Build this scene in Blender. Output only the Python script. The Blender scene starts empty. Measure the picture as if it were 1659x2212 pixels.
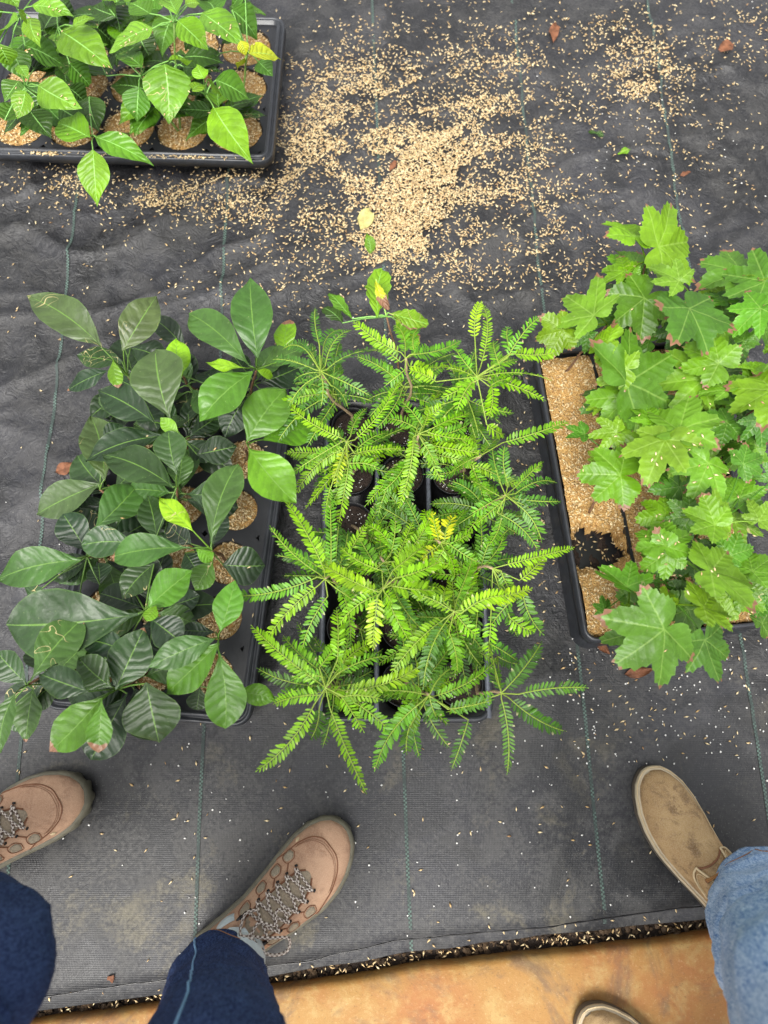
import bpy, math, random
import numpy as np
from mathutils import Vector, Matrix, noise
random.seed(7); rng = np.random.default_rng(11)
R = math.radians
scene = bpy.context.scene
col = scene.collection

# ------------------------------------------------------------------ camera, sky, sun, exposure
CAM_H, TILT, F_PX = 1.20, R(16.5), 1534.0      # metres above the mat, off plumb, focal length in units of a 1659 x 2212 picture
cam = bpy.data.cameras.new('camera'); cam_ob = bpy.data.objects.new('camera', cam); col.objects.link(cam_ob)
cam_ob.location = (0, 0, CAM_H); cam_ob.rotation_euler = (TILT, 0, 0)
cam.sensor_fit = 'VERTICAL'; cam.sensor_height = 24.0; cam.sensor_width = 18.0
cam.lens = 24.0*F_PX/2212; cam.clip_start = 0.01; cam.clip_end = 300
cam.dof.use_dof = True; cam.dof.focus_distance = 1.10; cam.dof.aperture_fstop = 2.2
scene.camera = cam_ob

SUN_EL, SUN_AZ = R(62), R(200)                 # azimuth measured clockwise from +Y
world = bpy.data.worlds.new('World'); scene.world = world; world.use_nodes = True
wt = world.node_tree; wt.nodes.clear()
w_out = wt.nodes.new('ShaderNodeOutputWorld'); w_bg = wt.nodes.new('ShaderNodeBackground')
w_sky = wt.nodes.new('ShaderNodeTexSky'); w_hsv = wt.nodes.new('ShaderNodeHueSaturation')
w_sky.sky_type = 'NISHITA'; w_sky.sun_disc = False; w_sky.sun_elevation = SUN_EL; w_sky.sun_rotation = SUN_AZ
w_sky.air_density = 1.0; w_sky.dust_density = 4.0
w_hsv.inputs['Saturation'].default_value = 0.12     # thin overcast: the sky is nearly white
w_bg.inputs['Strength'].default_value = 0.15
wt.links.new(w_sky.outputs[0], w_hsv.inputs['Color']); wt.links.new(w_hsv.outputs[0], w_bg.inputs['Color']); wt.links.new(w_bg.outputs[0], w_out.inputs['Surface'])
sun = bpy.data.lights.new('sun', 'SUN'); sun.energy = 1.5; sun.angle = R(25); sun.color = (1.0, 0.96, 0.9)
sun_ob = bpy.data.objects.new('sun', sun); col.objects.link(sun_ob)
sd = Vector((math.sin(SUN_AZ)*math.cos(SUN_EL), math.cos(SUN_AZ)*math.cos(SUN_EL), math.sin(SUN_EL)))
sun_ob.rotation_euler = sd.to_track_quat('Z', 'Y').to_euler(); sun_ob.location = sd*5
vs = scene.view_settings
vs.view_transform = 'Standard'; vs.look = 'None'; vs.gamma = 1.0; vs.use_curve_mapping = False; vs.exposure = 1.25

# ------------------------------------------------------------------ helpers
CT, ST = math.cos(TILT), math.sin(TILT)
def P(x, y, z=0.0):
    """the point of the place at height z that stands at (x, y) of the 1659 x 2212 picture"""
    dx = (x-829.5)/F_PX; dy = -(y-1106)/F_PX
    Y = dy*CT+ST; Z = dy*ST-CT
    t = (z-CAM_H)/Z
    return Vector((dx*t, Y*t, z))
def Pn(x, y, z=0.0):
    dx = (x-829.5)/F_PX; dy = -(y-1106)/F_PX
    Y = dy*CT+ST; Z = dy*ST-CT; t = (z-CAM_H)/Z
    return dx*t, Y*t
def mpp(x, y, z):
    return (P(x+1, y, z)-P(x, y, z)).length
CROPS = {1: (0, 0, .5), 2: (829.5, 0, .5), 3: (0, 564, .4), 4: (0, 1061.7, .4), 5: (564, 564, .42), 6: (530.9, 1094.9, .46),
         7: (1094.9, 431.3, .34), 8: (1094.9, 962.2, .34), 9: (0, 1592.6, .28), 10: (298.6, 1725.3, .32), 11: (1260.8, 1592.6, .28),
         12: (530.9, 1957.5, .48), 13: (663.6, 66.4, .36)}
def V(c, x, y):
    a, b, k = CROPS[c]
    return a+k*x, b+k*y
def lin(r, g, b):
    f = lambda c: (c/255/12.92) if c/255 <= .04045 else ((c/255+.055)/1.055)**2.4
    return (f(r), f(g), f(b), 1.0)
def interp(tab, x):
    if x <= tab[0][0]: return tab[0][1]
    for (a, fa), (b, fb) in zip(tab, tab[1:]):
        if x <= b:
            return fa+(fb-fa)*(x-a)/(b-a)
    return tab[-1][1]
def smooth(a, b, x):
    t = min(1, max(0, (x-a)/(b-a))); return t*t*(3-2*t)

class MB:
    def __init__(s): s.v = []; s.f = []; s.uv = []; s.c = []
    def add(s, p, uv=(0, 0), c=(0, 0, 0, 1)):
        s.v.append((p[0], p[1], p[2])); s.uv.append(uv); s.c.append(c); return len(s.v)-1
    def build(s, name, mat, parent=None, origin=None, sm=True):
        me = bpy.data.meshes.new(name)
        o0 = Vector(origin) if origin is not None else (root_loc(parent) if parent is not None else Vector((0, 0, 0)))
        me.from_pydata([(a-o0.x, b-o0.y, c-o0.z) for a, b, c in s.v], [], s.f)
        n = len(me.loops); idx = np.empty(n, dtype=np.int32); me.loops.foreach_get('vertex_index', idx)
        uvl = me.uv_layers.new(name='UVMap'); uvl.data.foreach_set('uv', np.array(s.uv, dtype=np.float32)[idx].ravel())
        ca = me.color_attributes.new('Col', 'FLOAT_COLOR', 'POINT'); ca.data.foreach_set('color', np.array(s.c, dtype=np.float32).ravel())
        if sm: me.polygons.foreach_set('use_smooth', [True]*len(me.polygons))
        if mat: me.materials.append(mat)
        me.update()
        o = bpy.data.objects.new(name, me); col.objects.link(o)
        if parent is not None: o.parent = parent
        elif origin is not None: o.location = origin
        return o
    def tube(s, pts, rad, n=6, uvk=None, cap=True, c=(0, 0, 0, 1)):
        pts = [Vector(p) for p in pts]; m = len(pts)
        rs = rad if isinstance(rad, (list, tuple)) else [rad]*m
        t0 = (pts[1]-pts[0]).normalized()
        ref = Vector((0, 0, 1)) if abs(t0.z) < .9 else Vector((1, 0, 0))
        nrm = t0.cross(ref).normalized(); rings = []; acc = 0
        for i in range(m):
            t = (pts[min(i+1, m-1)]-pts[max(i-1, 0)]); t = t.normalized() if t.length > 1e-9 else t0
            nrm = (nrm-t*nrm.dot(t)); nrm = nrm.normalized() if nrm.length > 1e-9 else t.orthogonal().normalized()
            bi = t.cross(nrm)
            if i: acc += (pts[i]-pts[i-1]).length
            ring = []
            for k in range(n):
                a = 2*math.pi*k/n
                uv = (acc*uvk, k/n) if uvk else (0.02, .5)
                ring.append(s.add(pts[i]+(nrm*math.cos(a)+bi*math.sin(a))*rs[i], uv, c))
            rings.append(ring)
        for A, B in zip(rings, rings[1:]):
            for k in range(n):
                s.f.append((A[k], A[(k+1) % n], B[(k+1) % n], B[k]))
        if cap:
            s.f.append(tuple(rings[0][::-1])); s.f.append(tuple(rings[-1]))
    def box(s, o, ax, ay, az):
        o = Vector(o); ax = Vector(ax); ay = Vector(ay); az = Vector(az)
        i = [s.add(o+ax*a+ay*b+az*c) for a in (0, 1) for b in (0, 1) for c in (0, 1)]
        for q in ((0, 1, 3, 2), (4, 6, 7, 5), (0, 4, 5, 1), (2, 3, 7, 6), (0, 2, 6, 4), (1, 5, 7, 3)):
            s.f.append(tuple(i[k] for k in q))
    def grid(s, fn, nu, nv, uvf=None):
        ids = [[s.add(fn(i/nu, j/nv), uvf(i/nu, j/nv) if uvf else (i/nu, j/nv)) for j in range(nv+1)] for i in range(nu+1)]
        for i in range(nu):
            for j in range(nv):
                s.f.append((ids[i][j], ids[i+1][j], ids[i+1][j+1], ids[i][j+1]))
        return ids
def root_loc(o):
    while o.parent is not None: o = o.parent
    return Vector(o.location)
def tag(o, label, cat=None, group=None, kind=None):
    if label: o['label'] = label
    if cat: o['category'] = cat
    if group: o['group'] = group
    if kind: o['kind'] = kind
    return o
def thing(name, loc, label, cat, group=None):
    o = bpy.data.objects.new(name, None); col.objects.link(o); o.location = loc; o.empty_display_size = .05
    return tag(o, label, cat, group)
def share(name, mesh, loc, parent, rz=0):
    o = bpy.data.objects.new(name, mesh); col.objects.link(o); o.parent = parent; o.location = loc; o.rotation_euler.z = rz
    return o
def spline(pts, n):
    """Catmull-Rom through points (any dimension)"""
    pts = [np.array(p, float) for p in pts]; out = []
    Q = [2*pts[0]-pts[1]]+pts+[2*pts[-1]-pts[-2]]
    m = len(pts)-1
    for i in range(m):
        p0, p1, p2, p3 = Q[i:i+4]
        for k in range(n):
            t = k/n
            out.append(.5*((2*p1)+(-p0+p2)*t+(2*p0-5*p1+4*p2-p3)*t*t+(-p0+3*p1-3*p2+p3)*t**3))
    out.append(pts[-1]); return out

# ------------------------------------------------------------------ materials
class NT:
    def __init__(s, name):
        s.m = bpy.data.materials.new(name); s.m.use_nodes = True; s.t = s.m.node_tree; s.t.nodes.clear()
        s.out = s.n('ShaderNodeOutputMaterial'); s.b = s.n('ShaderNodeBsdfPrincipled'); s.l(s.b.outputs[0], s.out.inputs['Surface'])
    def n(s, k, **kw):
        x = s.t.nodes.new(k)
        for a, b in kw.items(): setattr(x, a, b)
        return x
    def l(s, a, b): s.t.links.new(a, b)
    def put(s, sock, v):
        if isinstance(v, bpy.types.NodeSocket): s.l(v, sock)
        else: sock.default_value = v
    def math(s, op, a, b=0.0, c=None, clamp=False):
        x = s.n('ShaderNodeMath', operation=op); x.use_clamp = clamp
        s.put(x.inputs[0], a); s.put(x.inputs[1], b)
        if c is not None: s.put(x.inputs[2], c)
        return x.outputs[0]
    def ramp(s, f, lo, hi, a=0.0, b=1.0):
        x = s.n('ShaderNodeMapRange', interpolation_type='SMOOTHSTEP'); s.put(x.inputs[0], f)
        for i, q in enumerate((lo, hi, a, b)): s.put(x.inputs[1+i], q)
        return x.outputs[0]
    def mix(s, f, a, b, blend='MIX'):
        x = s.n('ShaderNodeMix', data_type='RGBA', blend_type=blend); s.put(x.inputs[0], f); s.put(x.inputs[6], a); s.put(x.inputs[7], b); return x.outputs[2]
    def noise(s, vec, scale, detail=3.0, rough=.55, dist=0.0):
        x = s.n('ShaderNodeTexNoise'); s.put(x.inputs['Vector'], vec); x.inputs['Scale'].default_value = scale
        x.inputs['Detail'].default_value = detail; x.inputs['Roughness'].default_value = rough; x.inputs['Distortion'].default_value = dist
        return x.outputs[0]
    def obj(s): return s.n('ShaderNodeTexCoord').outputs['Object']
    def geo(s): return s.n('ShaderNodeNewGeometry').outputs['Position']
    def bump(s, h, strength, dist=.002):
        x = s.n('ShaderNodeBump'); x.inputs['Strength'].default_value = strength; x.inputs['Distance'].default_value = dist
        s.put(x.inputs['Height'], h); s.l(x.outputs[0], s.b.inputs['Normal'])
    def set(s, color=None, rough=None, spec=None):
        if color is not None: s.put(s.b.inputs['Base Color'], color)
        if rough is not None: s.put(s.b.inputs['Roughness'], rough)
        if spec is not None: s.put(s.b.inputs['Specular IOR Level'], spec)
        return s.m
def plain(name, c, rough=.6, spec=.4, var=.25, scale=40, bump=.0, bscale=300):
    m = NT(name); g = m.geo(); n = m.noise(g, scale)
    f = m.ramp(n, .25, .75, 1-var, 1+var)
    x = m.n('ShaderNodeVectorMath', operation='SCALE'); x.inputs[0].default_value = c[:3]; m.l(f, x.inputs['Scale'])
    if bump: m.bump(m.noise(g, bscale), bump)
    return m.set(x.outputs[0], rough, spec)
def leaf_material(name, nveins, slant, bumpk, rough, vein_col, side=.25, dark_side=False, maple=False, transl=.22):
    m = NT(name); info = m.n('ShaderNodeObjectInfo'); uv = m.n('ShaderNodeUVMap').outputs[0]
    sep = m.n('ShaderNodeSeparateXYZ'); m.l(uv, sep.inputs[0]); u, v = sep.outputs[0], sep.outputs[1]
    att = m.n('ShaderNodeAttribute', attribute_name='Col'); sa = m.n('ShaderNodeSeparateColor'); m.l(att.outputs['Color'], sa.inputs[0])
    g = m.geo()
    if not maple:
        av = m.math('ABSOLUTE', m.math('SUBTRACT', m.math('MULTIPLY', v, 2.0), 1.0))
        mid = m.ramp(av, .045, .012)
        ph = m.math('MULTIPLY', m.math('SUBTRACT', u, m.math('MULTIPLY', m.math('POWER', av, 1.25), slant)), float(nveins))
        sg = m.math('MULTIPLY', m.math('SIGN', m.math('SUBTRACT', v, .5)), .22)
        ph = m.math('ADD', m.math('ADD', ph, sg), m.math('MULTIPLY', m.math('SUBTRACT', m.noise(m.geo(), 38, 2), .5), 1.1))
        tri = m.math('ABSOLUTE', m.math('SUBTRACT', m.math('FRACT', ph), .5))
        sv = m.math('MULTIPLY', m.ramp(tri, .07, .015), m.ramp(av, 1.0, .7))
        hgt = m.ramp(tri, .0, .4)
    else:
        X = m.math('ABSOLUTE', m.math('MULTIPLY', m.math('SUBTRACT', v, .5), 4.0)); Y = m.math('MULTIPLY', m.math('SUBTRACT', u, .5), 4.0)
        ds = []
        for a in (0, 47, 100):
            ca, sa_ = math.cos(R(a)), math.sin(R(a))
            along = m.math('ADD', m.math('MULTIPLY', Y, ca), m.math('MULTIPLY', X, sa_))
            across = m.math('ABSOLUTE', m.math('SUBTRACT', m.math('MULTIPLY', X, ca), m.math('MULTIPLY', Y, sa_)))
            ds.append((m.math('ADD', across, m.math('MULTIPLY', m.math('LESS_THAN', along, 0.0), 9.0)), along))
        d = m.math('MINIMUM', m.math('MINIMUM', ds[0][0], ds[1][0]), ds[2][0])
        mid = m.math('MULTIPLY', m.ramp(d, .020, .004), .28)
        rr = m.math('SQRT', m.math('ADD', m.math('MULTIPLY', X, X), m.math('MULTIPLY', Y, Y)))
        ph = m.math('MULTIPLY', m.math('SUBTRACT', rr, m.math('MULTIPLY', d, .9)), float(nveins))
        tri = m.math('ABSOLUTE', m.math('SUBTRACT', m.math('FRACT', ph), .5))
        sv = m.math('MULTIPLY', m.ramp(tri, .09, .02), .7)
        hgt = m.math('ADD', m.ramp(d, 0.0, .18), m.math('MULTIPLY', m.ramp(tri, 0, .4), .35))
    n1 = m.noise(g, 22, 2); n2 = m.noise(g, 130, 3)
    base = m.n('ShaderNodeVectorMath', operation='SCALE'); m.l(info.outputs['Color'], base.inputs[0])
    m.l(m.math('MULTIPLY', m.ramp(n1, .3, .7, .82, 1.18), m.ramp(n2, .3, .7, .92, 1.08)), base.inputs['Scale'])
    hs = m.n('ShaderNodeHueSaturation'); m.l(base.outputs[0], hs.inputs['Color']); hs.inputs['Value'].default_value = .55 if dark_side else 1.5
    hs.inputs['Saturation'].default_value = .9
    c = m.mix(m.math('MULTIPLY', sv, side), base.outputs[0], hs.outputs[0])
    c = m.mix(m.math('MULTIPLY', mid, .75), c, vein_col)
    # pale margin, scorched parts (shape of their own)
    c = m.mix(m.ramp(sa.outputs[0], .93, 1.0, 0, .25), c, hs.outputs[0] if not dark_side else vein_col)
    spk = m.ramp(m.noise(g, 260, 2, .5), .70, .78, 0, .35)
    c = m.mix(spk, c, lin(150, 160, 110))
    trail = m.math('MULTIPLY', m.ramp(m.math('ABSOLUTE', m.math('SUBTRACT', m.noise(g, 26, 1, .5, 1.5), .56)), .012, .004), m.math('GREATER_THAN', info.outputs['Random'], .80 if not maple else .93))
    trail = m.math('MULTIPLY', trail, m.ramp(m.noise(g, 15, 1), .52, .58))
    c = m.mix(m.math('MULTIPLY', trail, .8), c, lin(186, 170, 122))
    mot = m.ramp(m.noise(g, 48, 4, .7, .6), .56, .70, 0, .30)
    c = m.mix(mot, c, hs.outputs[0])
    bn = m.math('ADD', sa.outputs[1], m.math('MULTIPLY', m.math('SUBTRACT', m.noise(g, 70, 3), .5), .9))
    bm_ = m.math('MULTIPLY', m.ramp(bn, .5, .62), m.math('GREATER_THAN', sa.outputs[1], .02))
    brown = m.mix(m.noise(g, 60, 2), lin(104, 70, 50), lin(150, 112, 84))
    c = m.mix(bm_, c, brown)
    h2 = m.math('ADD', hgt, m.math('MULTIPLY', n2, .5))
    m.bump(h2, bumpk, .003)
    m.set(c, rough, .42)
    tr = m.n('ShaderNodeBsdfTranslucent'); m.l(c, tr.inputs['Color'])
    ms = m.n('ShaderNodeMixShader'); ms.inputs[0].default_value = transl
    m.l(m.b.outputs[0], ms.inputs[1]); m.l(tr.outputs[0], ms.inputs[2]); m.l(ms.outputs[0], m.out.inputs['Surface'])
    return m.m
M = {}
M['leaf_dark'] = leaf_material('broad_leaf', 7, .16, .28, .40, lin(100, 136, 56), side=.22, dark_side=True, transl=.12)
M['leaf_pepper'] = leaf_material('pointed_leaf', 7, .22, .4, .40, lin(150, 205, 110), side=.3, transl=.2)
M['leaf_maple'] = leaf_material('lobed_leaf', 6, .2, .5, .42, lin(176, 206, 110), side=.22, maple=True, transl=.2)

def frond_material():
    m = NT('feather_leaf'); info = m.n('ShaderNodeObjectInfo')
    att = m.n('ShaderNodeAttribute', attribute_name='Col'); sa = m.n('ShaderNodeSeparateColor'); m.l(att.outputs['Color'], sa.inputs[0])
    b = m.n('ShaderNodeVectorMath', operation='SCALE'); m.l(info.outputs['Color'], b.inputs[0])
    m.l(m.ramp(sa.outputs[0], 0, 1, .75, 1.3), b.inputs['Scale'])
    c = m.mix(m.math('MULTIPLY', sa.outputs[1], .6), b.outputs[0], lin(205, 190, 150))      # g: bleached leaflet tips
    c = m.mix(sa.outputs[2], c, lin(146, 172, 66))                                          # b: midrib
    m.set(c, .42, .4)
    tr = m.n('ShaderNodeBsdfTranslucent'); m.l(c, tr.inputs['Color'])
    ms = m.n('ShaderNodeMixShader'); ms.inputs[0].default_value = .22
    m.l(m.b.outputs[0], ms.inputs[1]); m.l(tr.outputs[0], ms.inputs[2]); m.l(ms.outputs[0], m.out.inputs['Surface'])
    return m.m
M['frond'] = frond_material()

def mat_material():
    m = NT('woven_ground_cover'); g = m.geo()
    sep = m.n('ShaderNodeSeparateXYZ'); m.l(g, sep.inputs[0])
    big = m.noise(g, 3.2, 4, .6, .4); mid = m.noise(g, 14, 5, .65, .6); fine = m.noise(g, 160, 3, .6); spk = m.noise(g, 420, 2, .5)
    c = m.mix(m.ramp(big, .35, .7), lin(21, 21, 23), lin(40, 40, 44))
    # dried mud film, more of it where people walk
    walk = m.ramp(sep.outputs[1], .30, -.25)
    film = m.math('MULTIPLY', m.math('ADD', m.math('MULTIPLY', walk, .12), .16), m.ramp(m.math('ADD', mid, m.math('MULTIPLY', fine, .55)), .66, .92))
    c = m.mix(film, c, lin(104, 102, 98))
    yel = m.math('MULTIPLY', m.math('MULTIPLY', walk, .28), m.ramp(m.math('ADD', m.noise(g, 9, 4, .6, .5), m.math('MULTIPLY', fine, .25)), .68, .86))
    c = m.mix(yel, c, lin(132, 122, 90))
    wet = m.math('MULTIPLY', m.ramp(m.noise(g, 5.5, 3, .6, .8), .52, .60), .6)
    c = m.mix(wet, c, lin(13, 13, 14))
    c = m.mix(m.ramp(spk, .62, .75, 0, .18), c, lin(150, 148, 142))
    wx = m.n('ShaderNodeTexWave', wave_type='BANDS', bands_direction='X'); m.l(g, wx.inputs[0]); wx.inputs['Scale'].default_value = 130; wx.inputs['Distortion'].default_value = .6
    wy = m.n('ShaderNodeTexWave', wave_type='BANDS', bands_direction='Y'); m.l(g, wy.inputs[0]); wy.inputs['Scale'].default_value = 110; wy.inputs['Distortion'].default_value = .6
    hgt = m.math('ADD', m.math('ADD', wx.outputs[1], wy.outputs[1]), m.math('MULTIPLY', fine, 1.4))
    cr = m.noise(g, 34, 4, .6, 1.2); crk = m.math('SUBTRACT', 1.0, m.math('MULTIPLY', m.math('ABSOLUTE', m.math('SUBTRACT', cr, .5)), 6.0), clamp=True)
    up_ = m.ramp(sep.outputs[1], -.05, .3, .15, 1.0)
    hgt = m.math('ADD', m.math('MULTIPLY', hgt, .09), m.math('MULTIPLY', m.math('MULTIPLY', crk, up_), 1.1))
    m.bump(hgt, .75, .0014)
    return m.set(c, m.math('SUBTRACT', m.ramp(mid, .3, .7, .48, .66), m.math('MULTIPLY', wet, .15)), .5)
M['mat'] = mat_material()
def stripe_material():
    m = NT('green_marker_thread'); uv = m.n('ShaderNodeUVMap').outputs[0]; sep = m.n('ShaderNodeSeparateXYZ'); m.l(uv, sep.inputs[0])
    ck = m.math('ADD', m.math('FLOOR', m.math('MULTIPLY', sep.outputs[0], 1.0)), m.math('FLOOR', m.math('MULTIPLY', sep.outputs[1], 2.0)))
    f = m.math('MODULO', ck, 2.0)
    c = m.mix(f, lin(44, 50, 48), lin(82, 102, 93))
    return m.set(m.mix(m.ramp(m.noise(m.geo(), 30), .4, .65), c, lin(52, 61, 58)), .6, .3)
M['stripe'] = stripe_material()
M['soil'] = plain('dark_wet_soil', lin(44, 34, 26), .75, .3, .5, 90, .8, 260)
M['potsoil'] = plain('potting_soil', lin(46, 36, 30), .8, .3, .5, 160, .9, 420)
def slab_material():
    m = NT('ochre_paving'); g = m.geo()
    a = m.noise(g, 4.5, 5, .6, .6); b = m.noise(g, 26, 5, .7, .3); f = m.noise(g, 240, 4, .8)
    c = m.mix(m.ramp(a, .35, .65), lin(150, 112, 56), lin(146, 92, 46))
    c = m.mix(m.ramp(b, .45, .7, 0, .7), c, lin(164, 138, 84))
    c = m.mix(m.ramp(m.noise(g, 7, 5, .7, 1.0), .50, .68, 0, .7), c, lin(92, 74, 58))
    c = m.mix(m.ramp(f, .56, .72, 0, .5), c, lin(186, 156, 112))
    c = m.mix(m.ramp(f, .42, .30, 0, .55), c, lin(84, 58, 38))
    m.bump(m.math('ADD', f, m.math('MULTIPLY', b, 2.0)), .35, .002)
    return m.set(c, .62, .4)
M['slab'] = slab_material()
def hull_material():
    m = NT('rice_hull'); att = m.n('ShaderNodeAttribute', attribute_name='Col'); sa = m.n('ShaderNodeSeparateColor'); m.l(att.outputs['Color'], sa.inputs[0])
    c = m.mix(sa.outputs[0], lin(190, 158, 108), lin(234, 214, 170))
    c = m.mix(m.ramp(sa.outputs[1], .88, 1.0, 0, .8), c, lin(150, 112, 76))
    return m.set(c, .55, .35)
M['hull'] = hull_material()
def mulch_material():
    m = NT('rice_hull_mulch'); g = m.geo()
    vo = m.n('ShaderNodeTexVoronoi'); m.l(g, vo.inputs['Vector']); vo.inputs['Scale'].default_value = 330
    n = m.noise(g, 24, 3); s3 = m.n('ShaderNodeSeparateColor'); m.l(vo.outputs['Color'], s3.inputs[0])
    c = m.mix(s3.outputs[0], lin(158, 120, 70), lin(204, 166, 104))
    c = m.mix(m.ramp(n, .35, .7, 0, .35), c, lin(176, 136, 84))
    m.bump(m.math('ADD', vo.outputs['Distance'], m.noise(g, 500, 2)), .9, .003)
    return m.set(c, .7, .25)
M['mulch'] = mulch_material()
M['perlite'] = plain('perlite', lin(226, 224, 218), .7, .3, .1)
M['black_plastic'] = plain('black_tray_plastic', lin(32, 33, 36), .38, .5, .2, 30, .12, 500)
M['grey_plastic'] = plain('scuffed_grey_plastic', lin(44, 46, 50), .34, .5, .2, 60, .12, 500)
M['rail_plastic'] = plain('rail_plastic_sheen_tone', lin(84, 88, 96), .34, .5, .25, 60)  # light reflecting off the rail tops is put into this lighter grey
M['pot_plastic'] = plain('black_pot_plastic', lin(22, 22, 24), .4, .5, .2)
M['stem_brown'] = plain('woody_stem', lin(112, 84, 62), .7, .3, .3, 200, .4, 500)
M['stem_green'] = plain('green_stem', lin(104, 132, 62), .55, .35, .25, 120)
M['stem_tan'] = plain('pale_bark', lin(164, 142, 112), .75, .3, .3, 250, .5, 600)
M['dead'] = plain('dead_leaf', lin(104, 66, 44), .7, .3, .4, 90, .5, 300)
M['khaki'] = plain('withered_leaf', lin(168, 160, 100), .65, .3, .3, 90, .4, 300)
M['stone_a'] = plain('brown_pebble', lin(78, 62, 45), .7, .35, .45, 120, .5, 400)
def suede(name, c1, c2, c3, dirt):
    m = NT(name); g = m.obj(); a = m.noise(g, 13, 4, .6); b = m.noise(g, 32, 5, .75, .5); f = m.noise(g, 700, 2)
    c = m.mix(m.ramp(a, .35, .68), c1, c2); c = m.mix(m.ramp(b, .46, .66, 0, dirt), c, c3)
    c = m.mix(m.ramp(f, .4, .65, 0, .14), c, lin(235, 210, 180))
    m.bump(m.math('ADD', f, m.math('MULTIPLY', b, 1.6)), .3, .0012)
    return m.set(c, .85, .2)
M['suede_pink'] = suede('dusty_pink_suede', lin(168, 132, 106), lin(186, 150, 122), lin(132, 98, 78), .55)
M['suede_tan'] = suede('scuffed_tan_leather', lin(150, 122, 84), lin(172, 144, 102), lin(104, 80, 56), .8)
M['rubber_olive'] = plain('olive_rubber', lin(104, 100, 84), .6, .4, .2, 60, .2)
M['rubber_cream'] = plain('cream_rubber_welt', lin(178, 164, 138), .55, .4, .15, 60, .2)
M['rubber_dark'] = plain('dark_rubber', lin(78, 70, 60), .6, .4, .2)
M['mesh'] = plain('grey_beige_mesh', lin(150, 138, 118), .7, .3, .2, 500, .6, 900)
M['seam'] = plain('brown_seam', lin(122, 84, 62), .8, .2, .15)
M['tongue'] = plain('taupe_tongue', lin(150, 136, 116), .75, .25, .2, 300, .5, 700)
M['stitch'] = plain('pale_stitching', lin(196, 176, 140), .8, .2, .1)
M['lace_brown'] = plain('brown_leather_lace', lin(150, 106, 62), .6, .3, .15)
M['hook'] = plain('black_lace_hook', lin(22, 20, 20), .25, .5, .1)
M['sock'] = plain('pale_blue_sock', lin(196, 206, 206), .9, .15, .06, 120, .5, 900)
def lace_material():
    m = NT('speckled_lace'); uv = m.n('ShaderNodeUVMap').outputs[0]; sep = m.n('ShaderNodeSeparateXYZ'); m.l(uv, sep.inputs[0])
    ck = m.math('ADD', m.math('FLOOR', m.math('MULTIPLY', sep.outputs[0], 1.0)), m.math('FLOOR', m.math('MULTIPLY', sep.outputs[1], 4.0)))
    return m.set(m.mix(m.math('MODULO', m.math('ABSOLUTE', ck), 2.0), lin(92, 74, 64), lin(206, 196, 184)), .75, .25)
M['lace'] = lace_material()
def denim(name, dark, lightc, k, fade):
    m = NT(name); g = m.obj()
    st = m.n('ShaderNodeMapping'); m.l(g, st.inputs[0]); st.inputs['Scale'].default_value = (1.0, 1.0, .28)
    a = m.noise(g, 9, 4, .6, .3); b = m.noise(st.outputs[0], 420, 4, .8); f = m.noise(st.outputs[0], 900, 2, .6)
    c = m.mix(m.ramp(m.math('ADD', m.math('MULTIPLY', b, .6), m.math('MULTIPLY', f, .5)), .42, .72, 0, k), dark, lightc)
    c = m.mix(m.ramp(m.noise(st.outputs[0], 120, 4, .75), .48, .68, 0, fade), c, lightc)
    c = m.mix(m.ramp(a, .4, .75, 0, fade), c, lightc)
    m.bump(m.math('ADD', m.math('MULTIPLY', m.noise(g, 26, 3), 3.0), b), .35, .003)
    return m.set(c, .85, .2)
M['denim_dark'] = denim('dark_indigo_denim', lin(17, 27, 60), lin(80, 102, 146), .55, .16)
M['denim_light'] = denim('faded_blue_denim', lin(70, 114, 172), lin(192, 214, 234), .95, .5)
M['denim_seam'] = plain('pale_blue_seam', lin(120, 156, 190), .8, .2, .15)
M['orange_thread'] = plain('orange_thread', lin(150, 110, 80), .8, .2, .15)

# ------------------------------------------------------------------ the mat, gap and paving
SEAM = [(-900, 2300), (0, 2165), (300, 2120), (600, 2083), (690, 2068), (850, 2030), (1000, 2015), (1150, 2003), (1350, 1975), (1540, 1950), (2600, 1800)]
MATE = [(-900, 2345), (0, 2200), (300, 2160), (590, 2112), (850, 2068), (1050, 2040), (1300, 2012), (1545, 1988), (2600, 1838)]
SLAB = [(-900, 2378), (0, 2222), (300, 2180), (600, 2138), (850, 2100), (1050, 2073), (1200, 2058), (1350, 2043), (1560, 2018), (2600, 1868)]
def wline(tab, z):
    pts = [P(x, y, z) for x, y in tab]; return [(p.x, p.y) for p in pts]
seam_w, mate_w, slab_w = wline(SEAM, .0), wline(MATE, -.004), wline(SLAB, -.002)
stripe_dir = (P(700, -4070+8000, 0), )
def mat_h(x, y):
    w = smooth(-.12, .25, y)                     # flat where people stand, rumpled further up
    q = noise.noise(Vector((x*5.2+3, y*3.1, .3)))
    r = 1-abs(noise.noise(Vector((x*2.6+y*1.7, y*6.5-x*3.4, 1.7))))
    r2 = 1-abs(noise.noise(Vector((x*4.4-y*5.2+7, y*5.6+x*2.0, 4.1))))
    r3 = 1-abs(noise.noise(Vector((x*9.5+y*6.1, y*10.5-x*4.0, 9.3))))
    r4 = 1-abs(noise.noise(Vector((x*17-y*9, y*15+x*11, 2.3))))
    h = (q*.003+(r**9)*.011+(r2**11)*.010+(r3**7)*.0045+(r4**6)*.0018)*w + noise.noise(Vector((x*9, y*9, 8)))*.0012
    d = 1.0
    for (cx, cy, rr) in FLATS:
        d = min(d, smooth(rr, rr+.14, math.hypot(x-cx, (y-cy)*.62)))
    return h*(.25+.75*d)+.001
FLATS = [(P(400, 1190).x, P(400, 1190).y, .13), (P(870, 1210).x, P(870, 1210).y, .13), (P(1420, 1080).x, P(1420, 1080).y, .16)]
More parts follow.
